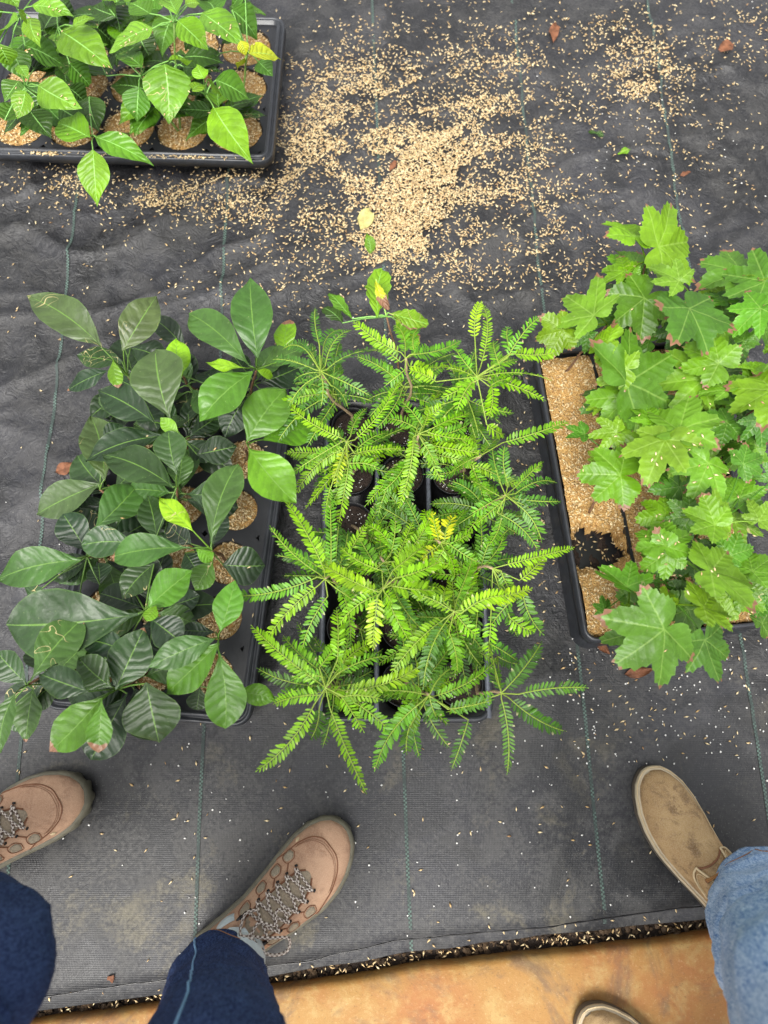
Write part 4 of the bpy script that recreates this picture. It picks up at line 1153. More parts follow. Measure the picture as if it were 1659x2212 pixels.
MIDF = '''
A 6 345 315 115 92 g
A 6 370 300 185 -30 b
A 6 400 300 392 -100 g
A 6 335 330 -88 416 g
A 6 340 370 95 628 b
A 6 385 420 265 662 g
A 6 420 380 530 460 g
A 6 420 360 500 440 d
B 6 622 400 345 255 y w
B 6 630 410 440 548 b
B 6 620 420 598 662 y w
B 6 655 415 765 625 b w
B 6 680 370 892 392 b w
B 6 700 335 922 250 b w
B 6 640 300 445 190 b
B 6 650 400 705 525 b
B 6 690 300 850 170 b w
C 6 970 490 770 402 b
C 6 990 440 1072 222 g
C 6 1012 500 1235 415 y
C 6 1090 470 1335 385 y
C 6 935 525 690 772 b
C 6 940 540 835 842 D
C 6 955 590 995 775 g
C 6 985 500 1085 602 b
C 6 930 450 940 380 y
D 6 350 830 25 558 b
D 6 340 765 178 608 g
D 6 345 755 460 562 b
D 6 430 770 595 636 b
D 6 370 800 220 810 g
D 6 350 885 130 925 b
D 6 320 930 58 1235 b
D 6 395 945 562 1342 b
D 6 450 890 552 1052 b
D 6 530 930 672 1048 b
D 6 450 862 842 728 y w
D 6 430 785 645 702 g
D 6 460 890 630 902 b
D 6 430 720 425 478 b
D 6 345 945 308 1085 k
D 6 400 870 240 900 g
D 6 380 860 480 960 b
E 6 840 880 580 868 g
E 6 880 890 1185 708 g
E 6 865 900 895 985 d
E 6 815 925 608 1228 g
E 6 770 1030 755 1152 k
E 6 950 950 1155 908 d
E 6 1045 1000 968 1228 k
E 6 870 870 960 760 d
F 6 1280 880 1602 848 d
F 6 1240 900 1502 1052 k
F 6 1200 900 1230 1248 d
F 6 1215 860 1388 640 D
F 6 1198 860 1170 755 d
F 6 1180 885 950 962 g
F 6 1180 700 1305 740 k
F 6 1140 640 1270 720 d
G 6 1210 275 1542 188 y
G 6 1285 345 1405 218 y
G 6 1300 400 1392 592 d
G 6 1220 470 1275 605 d
G 6 1150 540 1140 685 b
G 6 1200 300 1285 445 g
G 6 1240 520 1345 582 b
G 6 1250 440 1150 560 g
H 5 1240 1165 1190 960 d
H 5 1300 1170 1450 1030 g
H 5 1310 1195 1525 1130 d
H 5 1290 1220 1535 1235 d
H 5 1230 1210 1060 1105 g
H 6 1180 30 1375 205 d
H 6 1200 40 1118 205 g
H 6 1290 0 1390 155 d
H 5 1250 1230 1108 1350 g
H 5 1270 1150 1252 955 d
H 5 1200 1230 1085 1295 g
H 5 1310 1240 1420 1330 d
I 5 300 430 278 245 d
I 5 280 560 60 502 D
I 5 300 590 145 742 d
I 5 312 600 308 745 d
I 5 345 585 555 690 d
I 5 335 560 622 455 D
I 5 330 540 462 340 d
I 5 275 505 185 418 D
I 5 300 575 170 605 D
I 5 360 640 445 745 D
I 5 320 450 420 340 d
I 5 250 480 110 440 D
J 5 720 470 480 298 b
J 5 740 480 688 318 g
J 5 765 480 1022 408 g
J 5 770 490 872 438 g
J 5 720 520 560 400 g
J 5 740 560 640 640 g
J 5 760 540 880 600 b
J 5 790 470 830 330 g
K 5 425 915 110 698 b
K 5 425 925 98 1132 g
K 5 440 960 178 1192 b
K 5 445 960 388 1152 Y
K 5 480 920 712 598 b
K 5 480 990 725 960 b
K 5 450 1050 398 1345 b
K 5 500 960 645 880 g
K 5 445 1045 595 1062 g
K 5 360 1160 330 1345 g
K 5 460 900 540 760 g
L 5 782 905 710 1252 b
L 5 855 960 935 1132 b
L 5 845 875 1092 912 b
L 5 830 850 690 695 g
L 5 835 860 930 640 b
L 5 865 945 1125 985 b
L 5 800 860 640 805 g
L 5 880 860 1135 768 b
L 5 900 890 1000 955 b
L 5 850 820 1000 720 b
L 5 830 930 900 1050 g
L 5 880 900 1060 840 g
M 5 1090 590 850 545 y
M 5 1100 610 930 700 b
M 5 1145 600 1452 715 b
M 5 1155 590 1500 602 b
M 5 1130 540 1138 198 b
M 5 1230 545 1195 415 g
M 5 1265 500 1430 288 g
M 5 1290 475 1515 468 b
M 5 1180 620 1172 800 b
M 5 1120 610 1000 650 b
M 5 1100 400 1132 205 y
M 5 1160 840 1245 892 b
M 5 1175 645 1335 620 g
M 5 900 620 765 560 y
M 5 1285 470 1268 345 g
M 5 1080 560 1000 440 g
M 5 1160 560 1310 500 g
M 5 1090 620 1010 760 b
N 5 1240 935 1582 820 g
N 5 1140 990 1240 890 g
N 5 1100 1010 960 1100 g
N 5 1120 1000 1010 900 b
P 6 910 165 878 25 Y
P 6 935 160 978 48 Y
P 6 900 190 828 240 Y
P 6 930 180 1060 120 b
P 6 920 190 980 330 b
P 6 890 160 760 110 b
P 6 950 170 1090 260 g
P 6 940 140 1040 10 g
P 6 905 150 840 20 b
P 6 930 200 860 300 b
Q 6 690 205 562 82 b
Q 6 700 260 785 65 b
Q 6 720 255 872 18 b
Q 6 640 250 620 60 b
Q 6 610 280 520 130 g
Q 6 680 230 700 40 g
Q 6 600 300 470 260 b
Q 6 700 280 820 200 b
R 6 1030 600 1000 740 k
R 6 1010 580 900 640 k
R 6 1040 590 1120 690 k
R 6 1030 560 1100 480 d
R 6 1000 600 880 720 k
R 6 1050 640 1080 780 k
R 6 980 560 820 560 d
S 6 520 560 600 480 k
S 6 530 570 640 600 g
S 6 500 560 440 470 k
S 6 540 580 560 680 k
'''
def potted(key):
    c, x, y, z, rc, lab = MIDN[key]; pc = POT[rc]; base = Vector((pc.x, pc.y, .012))
    root = thing('feathery_seedling', base, lab, 'potted plant', G_MID)
    rp = sr*.93
    mb = MB(); rg = []
    for r, zz in ((rp*.72, .014), (rp*.97, .052), (rp*1.0, .052), (rp*1.0, .060), (rp*.965, .060), (rp*.93, .047), (rp*.9, .042)):
        rg.append([mb.add((pc.x+math.cos(2*math.pi*k/28)*r, pc.y+math.sin(2*math.pi*k/28)*r, zz)) for k in range(28)])
    for A, B in zip(rg, rg[1:]):
        for k in range(28): mb.f.append((A[k], A[(k+1) % 28], B[(k+1) % 28], B[k]))
    mb.build('pot', M['pot_plastic'], root)
    mb = MB(); mulch_disc(mb, rp*.93, 0, random.random()*9, .004, 6, 20, .003)
    mb.v = [(a+pc.x, b+pc.y, q+.047) for a, b, q in mb.v]; mb.build('potting_soil', M['potsoil'], root)
    n = 26; a = rng.uniform(0, 2*np.pi, n); r = rp*.85*np.sqrt(rng.uniform(0, 1, n))
    g = hull_object('perlite_specks', np.stack([pc.x+r*np.cos(a), pc.y+r*np.sin(a), np.full(n, .0515)], 1), parent=root, mat='perlite', lmin=.0018, lmax=.0035, wk=.8); g['kind'] = 'stuff'
    vx, vy = V(c, x, y); node = P(vx, vy, z)
    stem(root, Vector((pc.x, pc.y, .046)), node, .0026, .0018, M['stem_tan'], .012)
    mb = MB(); up = (node-Vector((pc.x, pc.y, .046))).normalized()
    return root, node, z
mid_pl = {k: potted(k) for k in MIDN}
for line in MIDF.strip().splitlines():
    f = line.split(); root, node, zn = mid_pl[f[0]]; c = int(f[1]); bx, by, tx, ty = map(float, f[2:6]); cc = f[6]; wd = 'w' in f[7:]
    b, t = V(c, bx, by), V(c, tx, ty); zb = zn+random.uniform(-.02, .008); low = cc == 'k'
    zb -= .03 if low else 0
    base = P(*b, zb); zt = zb-random.uniform(-.005, .055)-(.02 if low else 0)
    frond(root, node, base, P(*t, max(.05, zt)), jit(FC[cc], .12), random.uniform(.0100, .0145)*(1.2 if wd else 1)*(.9 if c == 5 else 1), sag=random.uniform(.02, .12))
# filler fronds low between the pots
for k in mid_pl:
    root, node, zn = mid_pl[k]
    if k not in 'FS':
        for i in range(16):
            a = random.uniform(0, 6.28); l = random.uniform(.05, .11); zb = zn*random.uniform(.5, .75)
            q = node.lerp(root.location+Vector((0, 0, .035)), random.uniform(.3, .6))
            frond(root, q, q+Vector((math.cos(a), math.sin(a), 0))*.006, q+Vector((math.cos(a)*l, math.sin(a)*l, random.uniform(-.02, .01))), jit(FC[random.choice('kkdgb')], .12), .012, .06)

# oak-like shoot behind the feathery plants
OAKW = [(0, .05), (.1, .2), (.2, .55), (.28, .5), (.38, .85), (.46, .68), (.58, 1.0), (.66, .78), (.78, .85), (.86, .6), (.95, .5), (1, 0)]
nv = V(5, 645, 285); ozk = .26; onode = P(*nv, ozk); oc = POT[(0, 1)]; obase = Vector((oc.x+.012, oc.y+.02, .046))
oak = thing('oak_seedling', obase, 'oak leaved seedling with wavy browning leaves at the far end of the middle tray', 'seedling')
stem(oak, obase, onode, .002, .0013, M['stem_brown'])
for (bx, by, tx, ty, w, cc, br, zz) in ((600, 285, 622, 45, 150, 'B', 0, .27), (655, 265, 862, 325, 120, 'B', -.3, .27), (690, 300, 800, 450, 110, 'y', -.3, .25), (470, 300, 352, 165, 70, 'b', 0, .25),
                                        (420, 320, 320, 240, 90, 'k', 0, .22), (590, 90, 655, 255, 60, 'Y', .8, .285)):
    b, t = V(5, bx, by), V(5, tx, ty)
    leaf(oak, onode, P(*b, zz), P(*t, zz-.012), w*.42*mpp(*b, zz), jit(GC[cc]), OAKW, M['leaf_pepper'], arch=.08, fold=.15, brown=br, ripple=.05, curl=.1)

# ------------------------------------------------------------------ fallen leaves on the mat
def fallen(label, at_, ang, L, w, mat, color=(.3, .2, .1, 1), name='fallen_leaf', z=.004):
    p = P(*at_); p.z = mat_h(p.x, p.y)+pile(p.x, p.y)+z
    d = Vector((math.cos(R(ang)), math.sin(R(ang)), .0))
    o = leaf(None, None, p-d*L/2, p+d*L/2+Vector((0, 0, .006)), w, color, random.choice((ELL, ACUM, OAKW)), mat, arch=.12, fold=.35, curl=.2, ripple=.08, name=name)
    me = o.data; me.transform(Matrix.Translation(-p)); o.location = p
    return tag(o, label, 'fallen leaf')
fallen('curled orange brown leaf lying on dark mat at the top', (1197, 78), 80, .050, .022, M['dead'])
fallen('brown shrivelled leaf on mat near the top right corner', (1560, 117), 20, .036, .030, M['dead'])
fallen('khaki withered leaf resting on the edge of the straw heap', (789, 482), 70, .050, .034, M['khaki'])
fallen('half green withered leaf below the straw heap', (796, 538), 100, .046, .022, M['leaf_pepper'], GC['l'])
fallen('small fresh green leaf scrap on grey mat', (1343, 340), 15, .026, .015, M['leaf_pepper'], GC['B'])
fallen('dark green curled leaf scrap on mat above the right tray', (1283, 305), -30, .034, .013, M['leaf_pepper'], GC['k'])
fallen('reddish brown dead leaf flat on mat beside the left tray', (160, 1018), 20, .050, .022, M['dead'])
fallen('rust coloured leaf bit sunk in the straw heap', (848, 372), 60, .026, .014, M['dead'])
fallen('brown dead leaf by the near edge of the right tray', (1625, 1322), 55, .048, .026, M['dead'], z=.05)
fallen('brown leaf under the drooping lobed leaves at the mat', (1378, 1452), 10, .05, .018, M['dead'])
fallen('tan leaf tip beside the right tray corner', (1298, 1400), -50, .030, .014, M['dead'])
fallen('pinkish leaf scrap lying on the hem of the mat', (242, 2112), 50, .014, .012, M['dead'], z=-.002)
fallen('dull brown leaf scrap under the right tray plants', (1475, 385), 15, .022, .010, M['dead'])

# ------------------------------------------------------------------ shoes and people
SW = [(0, .004), (.015, .016), (.05, .026), (.12, .0325), (.25, .0335), (.4, .036), (.55, .043), (.68, .0485), (.78, .0485), (.86, .044), (.93, .034), (.97, .024), (.99, .013), (1, .004)]
SH_H = [(0, .070), (.08, .092), (.2, .098), (.32, .100), (.42, .096), (.52, .084), (.62, .072), (.72, .064), (.82, .058), (.9, .052), (.95, .046), (.98, .040), (1, .032)]
SH_B = [(0, .070), (.08, .100), (.2, .108), (.34, .108), (.44, .098), (.52, .084), (.62, .070), (.72, .060), (.82, .054), (.9, .049), (.95, .044), (.98, .038), (1, .030)]
class Shoe:
    def __init__(s, parent, name, heel, direction, L, side, hgt, label):
        s.L = L; s.side = side; s.hgt = hgt; s.heel = Vector(heel); s.dx = Vector((direction.x, direction.y, 0)).normalized(); s.dy = Vector((-s.dx.y, s.dx.x, 0))*side
        s.wk = 1.0; s.parent = parent; s.name = name; s.label = label; s.part = None
    def W(s, x, y, z): return s.heel+s.dx*x+s.dy*y+Vector((0, 0, z))
    def cl(s, t): return .010*math.sin(min(1, max(0, t))*math.pi)*-1+.006*smooth(.6, 1, t)     # banana of the foot; +y is the inner side
    def S(s, t, a, off=0.0, zb=.026):
        """t heel..toe, a 0..180 degrees over the top from the outer to the inner side"""
        w = interp(SW, t)*s.wk; h = interp(s.hgt, t)
        A = R(a); ca, sa = math.cos(A), math.sin(A)
        p = 2/2.5
        y = -math.copysign(abs(ca)**p, ca)*(w+off); z = zb+(h-zb)*abs(sa)**.85+off*sa
        if t < .5: y *= 1-(.30-.2*abs(t-.2))*smooth(.2, 1, sa)*smooth(.5, .38, t)
        return s.W(t*s.L+(off if t > .97 else 0), s.cl(t)+y, z)
    def upper(s, mat, nu=46, nv=22):
        mb = MB(); ids = mb.grid(lambda u, v: s.S(.002+.996*(.5-.5*math.cos(u*math.pi)), 180*v), nu, nv)
        s.part = mb.build(s.name, mat, s.parent)
        if s.label: s.part['label'] = s.label
        return s.part
    def outline(s, off, n=90):
        out = []
        ts = [.5-.5*math.cos(math.pi*i/(n//2)) for i in range(n//2+1)]
        for t in ts: out.append((t, -1))
        for t in ts[::-1][1:-1]: out.append((t, 1))
        res = []
        for t, sg in out:
            w = interp(SW, t)*s.wk; res.append((t*s.L, s.cl(t)+sg*w, t))
        m = len(res); fin = []
        for i in range(m):
            (ax, ay, _), (bx, by, _) = res[i-1], res[(i+1) % m]; tx, ty = bx-ax, by-ay; l = math.hypot(tx, ty) or 1
            fin.append((res[i][0]+ty/l*off, res[i][1]-tx/l*off))
        return fin
    def sole(s, mat, levels, name='sole', lug=0.0, zoff=0.0):
        mb = MB(); rings = []
        for off, z in levels:
            o = s.outline(off); m = len(o)
            rings.append([mb.add(s.W(x*(1 if not lug or z > .02 else 1), y, z+zoff), (0, 0)) for x, y in o])
        if lug:
            for r_, (off, z) in zip(rings[:2], levels[:2]):
                o2 = s.outline(off-lug)
                for k, i in enumerate(r_):
                    if (k//2) % 2: mb.v[i] = tuple(s.W(o2[k][0], o2[k][1], z+zoff))
        for A, B in zip(rings, rings[1:]):
            for k in range(len(A)): mb.f.append((A[k], A[(k+1) % len(A)], B[(k+1) % len(A)], B[k]))
        mb.f.append(tuple(rings[0][::-1])); mb.f.append(tuple(rings[-1]))
        return mb.build(name, mat, s.part)
    def line(s, pts, rad, mat, name, off=.0006, n=6, uvk=None, m=8):
        q = spline(pts, m); mb = MB(); mb.tube([s.S(a, b, off) for a, b in q], rad, n, uvk=uvk); return mb.build(name, mat, s.part)
    def patch(s, poly, mat, name, off=.0014, thick=True):
        """small panel: polygon in (t, a) with a rounded outline, lying on the surface"""
        c = np.mean(np.array(poly), axis=0); q = spline(list(poly)+[poly[0]], 4)[:-1]; mb = MB()
        k = [mb.add(s.S(c[0]+(a-c[0])*f, c[1]+(b-c[1])*f, o)) for f, o in ((1.0, -.001), (.96, off), (.5, off)) for a, b in q]; m = len(q); ce = mb.add(s.S(c[0], c[1], off))
        for r_ in range(2):
            for i in range(m): mb.f.append((k[r_*m+i], k[r_*m+(i+1) % m], k[(r_+1)*m+(i+1) % m], k[(r_+1)*m+i]))
        for i in range(m): mb.f.append((k[2*m+i], k[2*m+(i+1) % m], ce))
        return mb.build(name, mat, s.part)
def hiking_shoe(parent, toe, heel_dir, L, side, label):
    d = Vector((heel_dir[0], heel_dir[1], 0)).normalized(); heel = Vector(toe)-d*L
    s = Shoe(parent, 'shoe', heel, d, L, side, SH_H, label); s.upper(M['suede_pink'])
    s.sole(M['rubber_olive'], [(.0045, 0), (.0055, .008), (.0050, .014), (.0055, .022), (.003, .030), (-.002, .031)], lug=.0035)
    s.line([(.64, 6), (.69, 24), (.76, 34), (.84, 48), (.89, 68), (.90, 90), (.89, 112), (.84, 132), (.76, 146), (.69, 156), (.64, 174)], .0009, M['seam'], 'toe_cap_seam')
    for k in range(2):
        s.line([(.76+.012*k, 40), (.83+.012*k, 54), (.872+.010*k, 74), (.88+.010*k, 90), (.872+.010*k, 106), (.83+.012*k, 126), (.76+.012*k, 140)], .0003, M['seam'], 'stitching')
    tg = s.patch([(.40, 60), (.54, 66), (.66, 74), (.73, 82), (.755, 90), (.73, 98), (.66, 106), (.54, 114), (.40, 120)], M['tongue'], 'tongue', .0012)
    for b0 in (-1, 1):
        for (t0, a0, sz) in (((.715, 40, 1.05), (.625, 38, 1), (.53, 36, .95), (.42, 38, 1.15)) if b0 > 0 else ((.645, 40, 1.05), (.545, 36, 1), (.44, 36, .95))):
            a = lambda q: q if b0 < 0 else 180-q
            s.patch([(t0+.026*sz, a(a0+6)), (t0+.010*sz, a(a0+13)), (t0-.022*sz, a(a0+8)), (t0-.026*sz, a(a0-8)), (t0+.012*sz, a(a0-9))], M['mesh'], 'mesh_panel', .0009)
            s.line([(t0+.032*sz, a(a0+7)), (t0+.012*sz, a(a0+16)), (t0-.026*sz, a(a0+11)), (t0-.031*sz, a(a0-10)), (t0+.014*sz, a(a0-12)), (t0+.032*sz, a(a0+7))], .00055, M['seam'], 'stitching')
            s.line([(t0-.045, a(a0+24)), (t0-.02, a(a0+14))], .0009, M['seam'], 'stitching')
        s.line([(.745, 90+b0*5), (.70, 90+b0*14), (.60, 90+b0*22), (.52, 90+b0*26), (.42, 90+b0*32)], .0013, M['seam'], 'eyestay_edge')
    rows = [(.715, 17), (.66, 21), (.605, 24), (.55, 27), (.495, 30), (.44, 32)]
    for i, (t, w) in enumerate(rows):
        for b0 in (-1, 1):
            mb = MB(); mb.tube([s.S(t, 90+b0*(w+5), .0005), s.S(t+.012, 90+b0*(w+2), .0018)], .0017, 6); mb.build('eyelet', M['hook'], s.part)
        if i == 0:
            s.line([(t, 90-w), (t, 90), (t, 90+w)], .0021, M['lace'], 'lace', .003, 8, 300)
        else:
            t1, w1 = rows[i-1]
            s.line([(t1, 90-w1), ((t+t1)/2, 88), (t, 90+w)], .0021, M['lace'], 'lace', .0032, 8, 300)
            s.line([(t1, 90+w1), ((t+t1)/2, 92), (t, 90-w)], .0021, M['lace'], 'lace', .0050, 8, 300)
    # bow: two loops and two ends
    k = s.S(.40, 88, .006)
    def free(pts, name='lace'):
        mb = MB(); q = spline([tuple(k+s.dx*a+s.dy*b+Vector((0, 0, c))) for a, b, c in pts], 8); mb.tube([Vector(p) for p in q], .0020, 8, uvk=300); mb.build(name, M['lace'], s.part)
    free([(0, 0, .001), (.018, -.016, .006), (.036, -.036, -.008), (.022, -.048, -.016), (.004, -.034, -.006), (0, -.004, .003)])
    free([(0, 0, .002), (-.012, -.020, .008), (-.022, -.052, -.004), (-.036, -.066, -.016), (-.040, -.048, -.006), (-.018, -.018, .006), (0, 0, .004)])
    free([(0, 0, .003), (.020, .006, .004), (.034, -.010, .004), (.048, .002, .002), (.058, -.014, -.002)])
    free([(0, 0, .003), (-.008, .012, .004), (.010, .026, -.002), (.026, .020, -.002)])
    mb = MB(); q = [k+s.dx*.004, k-s.dx*.004+s.dy*.003, k-s.dy*.002+s.dx*.001]; mb.tube([k-s.dy*.004+Vector((0, 0, .002)), k+s.dy*.004+Vector((0, 0, .002))], .0042, 8, uvk=300); mb.build('lace_knot', M['lace'], s.part)
    for b0 in (-1, 1):
        for j in range(2):
            p = s.S(.405-.028*j, 90+b0*(40+3*j), .002); mb = MB(); mb.tube([p-s.dx*.007-s.dy*b0*.003, p+Vector((0, 0, .003)), p+s.dx*.007+s.dy*b0*.002], [.0022, .0034, .0022], 8); mb.build('lace_hook', M['hook'], s.part)
    # padded collar
    pts = [(.395, 66), (.36, 48), (.28, 40), (.16, 42), (.07, 52), (.035, 70), (.03, 90), (.035, 110), (.07, 128), (.16, 138), (.28, 140), (.36, 132), (.395, 114)]
    s.line(pts, .0048, M['suede_pink'], 'collar', .001, 8)
    s.patch([(.03, 75), (.06, 55), (.16, 45), (.28, 43), (.38, 60), (.40, 90), (.38, 120), (.28, 137), (.16, 135), (.06, 125), (.03, 105)], M['sock'], 'lining', .001)
    s.patch([(.79, 148), (.80, 156), (.785, 158), (.775, 150)], M['stitch'], 'small_emblem', .001)
    return s
def desert_boot(parent, toe, dirv, L, side, label, zoff=0.0):
    d = Vector((dirv[0], dirv[1], 0)).normalized(); heel = Vector(toe)-d*L
    s = Shoe(parent, 'boot', heel, d, L, side, SH_B, label); s.wk = .87; s.upper(M['suede_tan'])
    s.sole(M['rubber_dark'], [(.004, 0), (.006, .006), (.0062, .016), (.004, .018)], 'sole')
    s.sole(M['rubber_cream'], [(.0035, .0175), (.0056, .0185), (.0060, .0225), (.0045, .0255), (-.001, .027)], 'welt')
    o = s.outline(.0040); mb = MB(); ring = [s.W(x, y, .0262) for x, y in o]; mb.tube(ring+[ring[0]], .0009, 5); mb.build('welt_stitching', M['stitch'], s.part)
    # quarters: raised flaps with a front edge, eyelets, laces
    for b0 in (-1, 1):
        a = lambda q: 90+b0*q
        s.patch([(.57, a(30)), (.54, a(48)), (.45, a(66)), (.30, a(76)), (.12, a(78)), (.10, a(30)), (.30, a(22)), (.44, a(20))], M['suede_tan'], 'quarter_flap', .0030)
        s.line([(.30, a(20)), (.46, a(19)), (.565, a(28)), (.575, a(31)), (.54, a(50)), (.43, a(70))], .0016, M['stitch'], 'flap_edge', .0030)
        s.line([(.32, a(25)), (.46, a(24)), (.55, a(33)), (.52, a(50)), (.42, a(68))], .0004, M['stitch'], 'stitching', .0034)
        for t in (.515, .44):
            p = s.S(t, a(30), .0035); mb = MB(); mb.tube([p-Vector((0, 0, .001)), p+Vector((0, 0, .0012))], .0032, 10); mb.build('eyelet', M['seam'], s.part)
    s.line([(.575, 56), (.56, 75), (.555, 90), (.56, 105), (.575, 124)], .0014, M['seam'], 'vamp_edge', .0012)
    for t in (.515, .44):
        for k in range(2):
            s.line([(t+.008*k, 60), (t+.006*k, 75), (t+.006*k, 90), (t+.006*k, 105), (t+.008*k, 120)], .0013, M['lace_brown'], 'lace', .006, 6)
    return s
def trousers(mb, path, nseg=56, sub=14, amp=.0036, seed=0.0, freq=17, hem=True):
    """path: (x, y, z, rx, ry) rings from the cuff upwards; horizontal-ish rings perpendicular to the path"""
    q = spline(path, sub); m = len(q); rings = []
    for i, p in enumerate(q):
        c = Vector(p[:3]); t = Vector(q[min(i+1, m-1)][:3])-Vector(q[max(i-1, 0)][:3]); t.normalize()
        ax = Vector((1, 0, 0)); ax = (ax-t*ax.dot(t)).normalized(); ay = t.cross(ax)
        ring = []
        for k in range(nseg):
            a = 2*math.pi*k/nseg; d = ax*math.cos(a)+ay*math.sin(a)
            w = noise.noise(Vector((c.x*6+d.x*1.2+seed, c.y*6+d.y*1.2, c.z*freq)))*amp+noise.noise(Vector((d.x*2.4+seed, d.y*2.4, c.z*freq*.6)))*amp*1.3
            rg_ = 1-abs(noise.noise(Vector((d.x*1.1+seed*3, d.y*1.1+c.z*5, c.z*freq*1.1+seed)))); w += (rg_**5)*amp*1.5-amp*.5
            if i < 2: w *= .4
            ring.append(mb.add(c+ax*(math.cos(a)*(p[3]+w))+ay*(math.sin(a)*(p[4]+w)), (i/m, k/nseg)))
        rings.append(ring)
    if hem:
        c = Vector(q[0][:3]); inner = [mb.add(Vector(mb.v[i])*1.0+(c-Vector(mb.v[i])).normalized()*.004+Vector((0, 0, .001))) for i in rings[0]]
        inner2 = [mb.add(Vector(mb.v[i])+(Vector(q[6][:3])-c)+(c-Vector(mb.v[i])).normalized()*.006) for i in rings[0]]
        for k in range(nseg): mb.f.append((inner[k], inner[(k+1) % nseg], rings[0][(k+1) % nseg], rings[0][k])); mb.f.append((inner2[k], inner2[(k+1) % nseg], inner[(k+1) % nseg], inner[k]))
    for A, B in zip(rings, rings[1:]):
        for k in range(nseg): mb.f.append((A[k], A[(k+1) % nseg], B[(k+1) % nseg], B[k]))
    return rings
def XYZ(x, y, z): p = P(x, y, z); return (p.x, p.y, p.z)

# person with the dusty pink hiking shoes and dark jeans
toeR = P(752, 1792, .012); toeL = P(186, 1690, .012); toeR.z = toeL.z = .0035
hR = P(426, 2088, .03); dR = (toeR.x-hR.x, toeR.y-hR.y); LR = .292
dirL = P(186, 1690)-P(-120, 1905)
p1 = thing('person', (P(300, 2150).x, P(300, 2150).y, 0), 'person in dark blue jeans and pinkish brown laced hiking shoes', 'person')
shR = hiking_shoe(p1, toeR, dR, LR, 1, 'right hiking shoe with speckled laces tied in a bow')
shL = hiking_shoe(p1, toeL, (dirL.x, dirL.y), LR, -1, 'left hiking shoe cut off by the picture edge')
ankR = shR.W(.068, 0, 0); ankL = shL.W(.068, 0, 0)
mb = MB(); q = spline([XYZ(506, 2010, .05)+(.028,), XYZ(520, 2062, .09)+(.033,), XYZ(510, 2110, .13)+(.036,), XYZ(486, 2160, .19)+(.042,)], 5)
mb.tube([Vector(p[:3]) for p in q], [p[3] for p in q], 20); mb.build('sock', M['sock'], p1)
mb = MB(); q = spline([(ankL.x, ankL.y, .04, .034), (ankL.x, ankL.y, .09, .037), (ankL.x, ankL.y, .19, .044)], 5)
mb.tube([Vector(p[:3]) for p in q], [p[3] for p in q], 20); mb.build('sock', M['sock'], p1)
mb = MB()
c0 = XYZ(466, 2124, .105); c1 = XYZ(468, 2166, .17); c2 = XYZ(464, 2252, .28); kn = XYZ(452, 2405, .47)
hipR = (kn[0]+.02, kn[1]-.13, .86); pel = (hipR[0]-.09, hipR[1]-.01, .92)
rR = trousers(mb, [c0+(.060, .066), c1+(.064, .068), c2+(.073, .075), kn+(.077, .079), (hipR[0], hipR[1]+.03, .68, .088, .09), hipR+(.098, .105), (hipR[0]-.02, hipR[1], .95, .10, .11)], seed=1.3)
kl = XYZ(-84, 2108, .46); cl0 = (ankL.x, ankL.y, .10); hipL = (hipR[0]-.18, hipR[1], .86)
rL = trousers(mb, [cl0+(.058, .060), ((cl0[0]*.55+kl[0]*.45), (cl0[1]*.55+kl[1]*.45)+.0, .27, .066, .068), (kl[0], kl[1]+.004, .43, .064, .064), (kl[0]-.0, kl[1]-.035, .51, .068, .068), ((kl[0]+hipL[0])/2, (kl[1]+hipL[1])/2, .72, .085, .085), hipL+(.098, .10), (hipL[0]+.02, hipL[1], .95, .10, .11)], seed=4.1)
mb.f.append(tuple(rR[-1])); mb.f.append(tuple(rL[-1]))
b0 = len(mb.v); nl = []
for i in range(9):
    zz = .80+.20*i/8; k = .75+.25*math.sin(math.pi*min(1, .15+i/8*.7)); nl.append([mb.add((pel[0]+math.cos(2*math.pi*j/28)*.185*k, pel[1]+math.sin(2*math.pi*j/28)*.125*k, zz)) for j in range(28)])
for A, B in zip(nl, nl[1:]):
    for k in range(28): mb.f.append((A[k], A[(k+1) % 28], B[(k+1) % 28], B[k]))
mb.f.append(tuple(nl[0][::-1])); mb.f.append(tuple(nl[-1]))
j1 = mb.build('jeans', M['denim_dark'], p1); vv = mb.v
def ring_pt(mbv, r, frac, off=.0015):
    c = sum((Vector(mbv[i]) for i in r), Vector())/len(r); n = len(r); f = frac*n; a, b = int(f) % n, (int(f)+1) % n
    p = Vector(mbv[r[a]]).lerp(Vector(mbv[r[b]]), f-int(f)); return p+(p-c).normalized()*off
def best_frac(mbv, r, vxy):
    # fraction round the ring whose point lies in the vertical plane towards the given picture point
    z = sum(mbv[i][2] for i in r)/len(r); t = P(*vxy, z); return min(range(len(r)*4), key=lambda k: (ring_pt(mbv, r, k/len(r)/4, 0)-t).length)/len(r)/4
fr = best_frac(vv, rR[3], (418, 2022))
mb = MB(); mb.tube([ring_pt(vv, r, fr-.0005*i, .0006) for i, r in enumerate(rR[:50])], .0013, 6); mb.build('side_seam', M['denim_seam'], j1)
mb = MB(); r = rR[3]; pts = [ring_pt(vv, r, k/60, .0003)+Vector((0, 0, .002)) for k in range(61)]; mb.tube(pts, .0008, 5); mb.build('hem_stitching', M['orange_thread'], j1)

